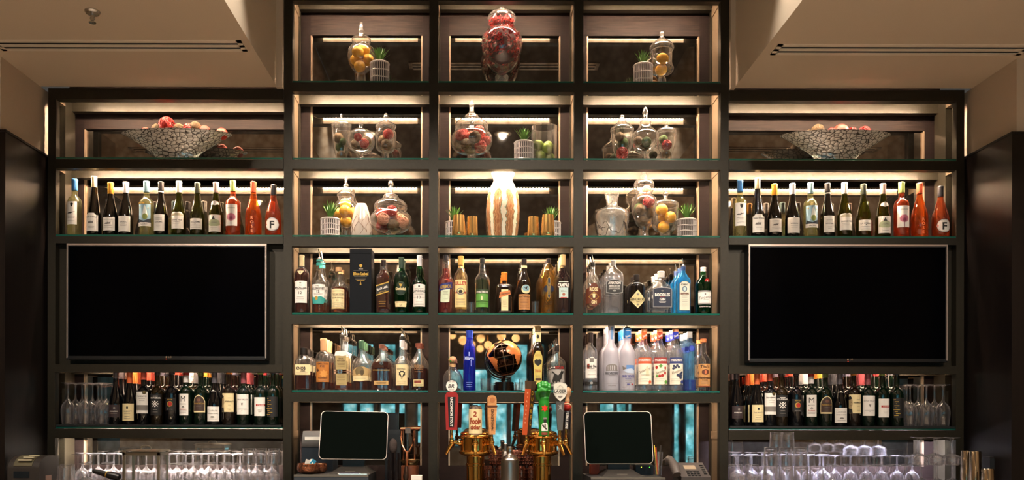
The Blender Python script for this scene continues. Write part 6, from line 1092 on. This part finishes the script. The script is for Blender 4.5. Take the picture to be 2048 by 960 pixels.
tag(MB().tube([(0, 0, 0), (.03, .0, .03), (.05, -.02, .0), (.075, -.04, -.03), (.09, -.07, -.08)], .0022, 6).build('phone_cable', silver, None, (xx(1322, -.2), -.25, zz(916, -.25)-.012)), 'thin curved cable running from the pen glass to the telephone', 'cable')

# --- beer towers
def fist(t, z0):
    """raised fist: forearm, closed hand, four curled fingers and a folded thumb fused to one skin"""
    b = MB(); u = 2.66e-3                                          # metres per photo px
    b.lathe([(.0235, 0), (.024, .05), (.0245, .12), (.026, .15), (.024, .165), (.027, .178)], 28)
    b.sphere((0, .002, .195), .03, 22, 14, scale=(1.0, .82, 1.15)); b.sphere((.002, .004, .218), .03, 22, 14, scale=(1.0, .72, .9))
    for i, (x, zt, r) in enumerate(((-.0235, .236, .0098), (-.008, .243, .0104), (.0085, .241, .0102), (.0235, .234, .0092))):
        b.tube([(x, .012, zt-.012), (x, .004, zt), (x, -.014, zt+.001), (x, -.027, zt-.008), (x, -.029, zt-.024), (x, -.02, zt-.032), (x, -.01, zt-.03)], [r*.9, r, r*1.05, r*1.02, r*.98, r*.9, r*.8], 12)
        b.sphere((x, -.018, zt+.001), r*1.12, 12, 8); b.sphere((x, -.0285, zt-.012), r*1.05, 12, 8)
    b.tube([(-.027, -.004, .175), (-.031, -.016, .193), (-.026, -.03, .208), (-.012, -.036, .212), (.004, -.036, .2085)], [.013, .0125, .0115, .0105, .009], 12); b.sphere((.004, -.036, .2085), .009, 12, 8); b.sphere((-.027, -.004, .175), .013, 12, 8)
    o = b.build('fist', M('fist_green', '1e7a22', .35), t, (0, 0, z0)); r = o.modifiers.new('skin', 'REMESH'); r.mode = 'VOXEL'; r.voxel_size = .0021; r.use_smooth_shade = True; sm = o.modifiers.new('soft', 'SMOOTH'); sm.iterations = 3; sm.factor = .4
    return o
def handle_red(hp, s):
    b = MB(); b.prism([(-11*s, 0), (-13.5*s, 68*s), (-9*s, 76*s), (9*s, 76*s), (13.5*s, 68*s), (11*s, 0)], -.016, .016, 0); b.prism([(-5*s, 6*s), (-8*s, 66*s), (8*s, 66*s), (5*s, 6*s)], -.018, -.015, 1)
    h = b.build('tap_handle', [M('handle_red', '8c1814', .4), M('handle_black', '14100f', .4)], hp[0], hp[1]); tag(h, 'red tap handle with round white badge')
    q, mm = deco([('t', 'UNCOMMON STOUT', 0, -36*s, 5*s, 'white_label_paper', -90, 58*s, .03)], 1, lambda y: -y, lambda x, z, off: (x, -.018-off, z)); q.build('lettering', mm, h)
    b = MB().lathe([(12.6*s, -.006), (12.6*s, .006)], 32, M4=Matrix.Translation((0, 0, 88*s)) @ Matrix.Rotation(PI/2, 4, 'X')); b.build('badge_rim', M('badge_black', '1c1816', .4), h)
    q, mm = deco([('e', 0, -88*s, 11.4*s, 11.4*s, 'white_label_paper'), ('t', 'BR', 0, -88*s, 8*s, 'ink', 0, None, .02, .25), ('t', 'GREAT CRAFT', 0, -96.4*s, 2.2*s, 'ink', 0, 14*s), ('t', 'BREWERY', 0, -80.4*s, 1.8*s, 'ink', 0, 10*s)], 1, lambda y: -y, lambda x, z, off: (x, -.0062-off, z)); q.build('badge', mm, h)
def handle_can(hp, s):
    h = MB().lathe([(12*s, 0), (13*s, 2.4*s), (13*s, 53*s), (11.4*s, 56*s), (11.6*s, 58*s), (10.6*s, 57*s), (.001, 56*s)], 30).build('tap_handle', M('can_aluminium', 'b8a494', .25, .9), hp[0], hp[1]); tag(h, 'tap handle shaped like a cream drinks can')
    R = 13*s; fr = M('fool_red', '8c3a1c', .6)
    q, mm = deco([('r', -20*s, 20*s, -51*s, -3*s, 'cream_label_paper'), ('t', '2', -.5*s, -42*s, 10*s, fr, -8, None, .04), ('t', 'Fools', 0, -28*s, 12*s, fr, 0, 23*s, .06), ('t', 'cider', 0, -16*s, 8*s, fr, 0, 21*s, .05)], 1, lambda y: -y, lambda x, z, off: ((R+off)*math.sin(x/R), -(R+off)*math.cos(x/R), z)); q.build('label', mm, h)
    MB().lathe([(5*s, 57*s), (5*s, 60*s)], 16).build('can_lid', black, h)
def handle_wood(hp, s):
    b = MB(); P = [(-6*s, 0), (-8*s, 30*s), (-9.4*s, 54*s), (-8.8*s, 60*s)]+[(-8.8*s*math.cos(a*PI/12), 70*s+8.8*s*math.sin(a*PI/12)) for a in range(13)]+[(8.8*s, 60*s), (9.4*s, 54*s), (8*s, 30*s), (6*s, 0)]
    b.prism(P, -.011, .011, 0); h = b.build('tap_handle', noisy(M('handle_maple', 'c8905c', .45), 8, 'a87444', (1, 1, 8)), hp[0], hp[1], (0, 0, math.radians(18))); tag(h, 'light wooden tap handle with dark ring')
    MB().prism([(-10.4*s, 55*s), (-10.4*s, 58.4*s), (10.4*s, 58.4*s), (10.4*s, 55*s)], -.0135, .0135).build('ring', M('ring_walnut', '5a3422', .4), h)
    q, mm = deco([('e', 0, -69*s, 5.4*s, 5.4*s, M('burnt_wood', 'a8683c', .6)), ('t', 'CROSSTOWN', 0, -30*s, 5*s, M('brown_ink'), -90, 44*s, .03)], 1, lambda y: -y, lambda x, z, off: (x, -.011-off, z)); q.build('lettering', mm, h)
def handle_dunkel(hp, s):
    b = MB(); v = []
    for z, w in ((0, 8), (92*s, 9.4), (108*s, 11)): v += [(x*w*s*.76, y*w*s*.76, z) for x, y in ((-1, -1), (1, -1), (1, 1), (-1, 1))]
    for k in range(2):
        for i in range(4): b.add([v[k*4+i], v[k*4+(i+1) % 4], v[k*4+4+(i+1) % 4], v[k*4+4+i]], [(0, 1, 2, 3)], (1 if i == 0 else 0) if k == 0 else 2, False)
    b.add(v, [(3, 2, 1, 0), (8, 9, 10, 11)], 2, False)
    for i, f in enumerate(b.f[:4]): b.m[i] = (1, 0, 1, 0)[i]
    h = b.build('tap_handle', [M('handle_brown', '3c2414', .45), M('handle_orange', 'b04a24', .45), M('handle_top_brown', '4a3626', .5)], hp[0], hp[1], (math.radians(-2), math.radians(4), math.radians(-38))); tag(h, 'square tap handle with orange and brown sides')
    for rz, txt, m, sz, f in ((90, 'DUNKEL', M('yellow_letter', 'd8a82c', .5), 9, 74), (0, 'HIRBRAUT', M('pale_letter', 'e0b090', .5), 4, 70)):
        R = Matrix.Rotation(math.radians(rz), 4, 'Z'); q, mm = deco([('t', c, 0, -(84-i*(60/max(1, len(txt)-1)))*s, sz*s*.85, m, 0, None, .03) for i, c in enumerate(txt)], 1, lambda y: -y, lambda x, z, off: R @ Vector((x, -(8+1.4*z/(92*s))*s*.76-off, z))); q.build('lettering', mm, h)
def handle_fist(hp, s):
    h = fist(hp[0], 0); h.name = 'tap_handle'; h.location = hp[1]; h.scale = (1.1, 1.1, 1.15); tag(h, 'green raised fist tap handle with red six-pointed star')
    R = .0245; wr = lambda x, z, off: ((R+off)*math.sin(x/R), -(R+off+.0004)*math.cos(x/R), z)
    q, mm = deco([('s', .003, -.128, [(x*.019, y*.019) for x, y in star(1, 6, .5)], M('star_red', 'd02c1c', .4))], 1, lambda y: -y, wr); q.build('star', mm, h)
    q, mm = deco([('s', .003, -.05, [(-.016, .026), (-.016, 0), (-.010, -.010), (-.003, -.013), (.006, -.013), (.012, -.009), (.016, .002), (.016, .026)], 'white_label_paper'), ('s', .004, -.07, [(-.006, .008), (-.007, -.004), (0, -.008), (.007, -.004), (.006, .008)], 'ink'), ('s', .004, -.081, [(-.009, .004), (-.008, -.004), (.008, -.004), (.009, .004)], 'grey_ink'), ('p', [(-.010, -.048), (-.007, -.056), (.012, -.034), (.009, -.030)], 'ink'), ('r', -.0, .008, -.057, -.04, 'grey_ink'), ('r', -.012, .016, -.018, -.006, M('rust_paper'))], 1, lambda y: -y, wr); q.build('decal', mm, h)
def handle_lager(hp, s):
    P = [(-5*s, 0), (-8.4*s, 58*s), (8.4*s, 58*s), (5*s, 0)]; h = MB().prism(P, -.013, .013).build('tap_handle', M('handle_grey', '4a4846', .45), hp[0], hp[1]); tag(h, 'grey tap handle with white LAGER shield')
    sh = [(0, 58*s), (-9*s, 66*s), (-13*s, 74*s), (-13*s, 90*s), (-11*s, 93*s), (0, 96*s), (11*s, 93*s), (13*s, 90*s), (13*s, 74*s), (9*s, 66*s)]
    MB().prism(sh, -.019, -.006).build('shield', M('shield_white', 'c8c4b8', .5), h)
    q, mm = deco([('t', 'LAGER', 0, -78*s, 6.4*s, 'ink', 0, 24*s, .02), ('r', -11*s, 11*s, -82.8*s, -82.2*s, 'grey_ink'), ('r', -11*s, 11*s, -73.4*s, -72.8*s, 'grey_ink'), ('s', 0, -68*s, [(-5*s, -1*s), (5*s, -1*s), (3*s, 1.6*s), (0, 2.6*s), (-3*s, 1.6*s)], 'grey_ink')]+[('e', 5*s*math.cos(a*PI/6), -(85+4*math.sin(a*PI/6))*s, .7*s, .7*s, 'grey_ink') for a in range(7)], 1, lambda y: -y, lambda x, z, off: (x, -.019-off, z)); q.build('shield_print', mm, h)
    q, mm = deco([('s', 0, -46*s, [(-4*s, 6*s), (-1*s, 0), (-4*s, -5*s), (0, -3*s), (2*s, -7*s), (3*s, 0), (5*s, 7*s), (0, 3*s)], M('grey_letter', '8a8884', .5))], 1, lambda y: -y, lambda x, z, off: (x, -.0132-off, z)); q.build('emblem', mm, h)
def handle_figure(hp, s):
    h = MB().lathe([(8.4*s, 0), (9.2*s, 2*s), (9.2*s, 32*s), (7.4*s, 36*s), (6*s, 37*s)], 24).build('tap_handle', M('handle_can_black', '14141a', .35), hp[0], hp[1], (0, math.radians(3), 0)); tag(h, 'black can tap handle under a red ball and cream knob')
    R = 9.2*s; q, mm = deco([('t', 'FIGHT STREET', 0, -17*s, 5*s, 'white_label_paper', 90, 31*s, .03)], 1, lambda y: -y, lambda x, z, off: ((R+off)*math.sin(x/R), -(R+off)*math.cos(x/R), z)); q.build('lettering', mm, h)
    MB().sphere((-1*s, 0, 45*s), 9.5*s, 20, 12, scale=(1, 1, .95)).build('red_ball', M('ball_red', 'a8241a', .4), h)
    MB().tube([(-9*s*math.cos(a)-1*s, -9*s*math.sin(a)*.9, 45*s+6*s*math.sin(a)) for a in [q*PI/8 for q in range(9)]], 1.5*s, 8).build('cream_band', M('knob_cream', 'd0b48c', .5), h)
    MB().lathe(smoothprof([(4*s, 53*s), (5*s, 58*s), (3.4*s, 63*s), (6*s, 70*s), (7*s, 77*s), (4*s, 83*s), (.001, 85*s)]), 18).build('knob', M('knob_tan', 'a8805c', .5), h)
def tower(px, Y, taps, label):
    s = sc(Y); t = thing('beer_tower', label, 'beer tap', (xx(px, Y), Y, ZCT), 0, 'brass beer towers'); Z = lambda y: zz(y, Y)-ZCT
    MB().lathe([(.075, 0), (.075, .008), (18*s, .02), (18*s, Z(932)), (19.6*s, Z(931)), (19.6*s, Z(927)), (18*s, Z(926)), (18*s, Z(912))], 36).build('column', brass, t, angle=30)
    MB().lathe([(17*s, Z(913)), (24*s, Z(911)), (31*s, Z(908)), (33*s, Z(905)), (33*s, Z(902)), (30*s, Z(900)), (29.6*s, Z(877)), (32*s, Z(875)), (32.4*s, Z(872)), (31*s, Z(870)), (29.6*s, Z(869.4)), (30.4*s, Z(867)), (29*s, Z(864.6)), (24*s, Z(862)), (14*s, Z(860)), (.001, Z(859.4))], 44).build('drum', brass, t, angle=40)
    for ang, fn, hz in taps:
        a = math.radians(ang); d = Vector((math.cos(a), math.sin(a), 0)); z = Z(886); r0, r1 = 29*s, .148 if ang in (180, 0) else .138
        b = MB(); b.tube([d*r0+Vector((0, 0, z)), d*(r0+.012)+Vector((0, 0, z)), d*(r0+.014)+Vector((0, 0, z)), d*(r1-.02)+Vector((0, 0, z+.004))], [.017, .017, .011, .0105], 14)
        b.sphere(d*(r1-.008)+Vector((0, 0, z+.006)), .0155, 16, 10)
        b.tube([d*(r1-.012)+Vector((0, 0, z)), d*(r1+.004)+Vector((0, 0, z-.026)), d*(r1+.022)+Vector((0, 0, z-.062))], [.012, .0105, .0075], 12)
        f = b.build('faucet', brass, t)
        base = Vector((d.x*(r1-.008), d.y*(r1-.008), hz(Z)))
        MB().lathe([(.006, z+.014), (.011, z+.018), (.011, z+.026), (.007, z+.03), (.0085, z+.036), (.0065, base.z)], 14, c=(base.x, base.y, 0)).build('lever_collar', brass, f)
        fn((t, base), sc(Y+base.y))
YT = -.30
tower(951, YT, [(184, handle_red, lambda Z: Z(860)), (270, handle_can, lambda Z: Z(869)), (312, handle_wood, lambda Z: Z(868.5))], 'polished brass beer tower with red, can-shaped and wooden handles')
tower(1084, YT, [(226, handle_dunkel, lambda Z: Z(869)), (270, handle_fist, lambda Z: Z(871)), (313, handle_lager, lambda Z: Z(860)), (-3, handle_figure, lambda Z: Z(858))], 'polished brass beer tower with the green fist handle')
# steel growler and pineapple tumblers between the towers
Y = -.4; s = sc(Y); t = thing('growler', 'brushed steel growler bottle between the two beer towers', 'bottle', onc(1020, Y)); Z = lambda y: zz(y, Y)-ZCT
stl = M('brushed_steel', '9a948e', .28, 1); MB().lathe(smoothprof([(17.5*s, 0), (18*s, .01), (18*s, Z(922)), (16.5*s, Z(917)), (11*s, Z(912)), (5.4*s, Z(909)), (4.6*s, Z(905)), (4.6*s, Z(901))]), 36).build('body', stl, t, angle=60)
MB().lathe([(5.2*s, Z(902)), (5.2*s, Z(894)), (4.6*s, Z(893))], 24).build('cap', silver, t)
def pine(px, Y, z, top, lab, hwp=14):
    s = sc(Y); H = zz(top, Y)-z; r = hwp*s; t = thing('pineapple_tumbler', lab, 'tumbler', (xx(px, Y), Y, z), 0, 'knobbly copper tumblers')
    nu, nv = 16, 7; pr = smoothprof([(r*.62, 0), (r*.85, H*.15), (r, H*.5), (r*.95, H*.78), (r*.8, H), (r*.74, H), (r*.86, H*.75), (r*.5, H*.1)]); b = MB().lathe(pr, 30, capt=True)
    for j in range(5):
        zq = H*(.14+j*.18); rq = rat(pr[:14], zq)*.985
        for i in range(12): a = 2*PI*(i+.5*(j % 2))/12; b.sphere((rq*math.cos(a), rq*math.sin(a), zq), r*.17, 6, 4)
    b.build('tumbler_body', M('copper_brown', '8a5a4a', .25, .85), t)
low = ((978, 'in front of the wood-handled tower'), (1002, 'behind the growler, whisky side'), (1043, 'behind the growler, gin side'), (1064, 'in front of the fist-handled tower'))
for px, wh in low: pine(px, -.08, ZCT, 931, 'knobbly copper tumbler on the counter '+wh, 11.5)
zl = zz(931, -.08)
for px, wh in ((991, 'upper knobbly copper tumbler beside the wood-handled tower'), (1031, 'upper knobbly copper tumbler above the growler shoulder'), (1056, 'upper knobbly copper tumbler beside the fist-handled tower')):
    pine(px, -.08, zl+.001, 899.5, wh, 12.5)
s = sc(.05); tag(MB().lathe(smoothprof([(.022, 0), (.022, zz(908, .05)-ZCT), (.011, zz(902, .05)-ZCT), (.0115, zz(888, .05)-ZCT), (.009, zz(887, .05)-ZCT)]), 24).build('cruet', stl, None, onc(1011, .05)), 'small steel cruet behind the growler neck', 'bottle')
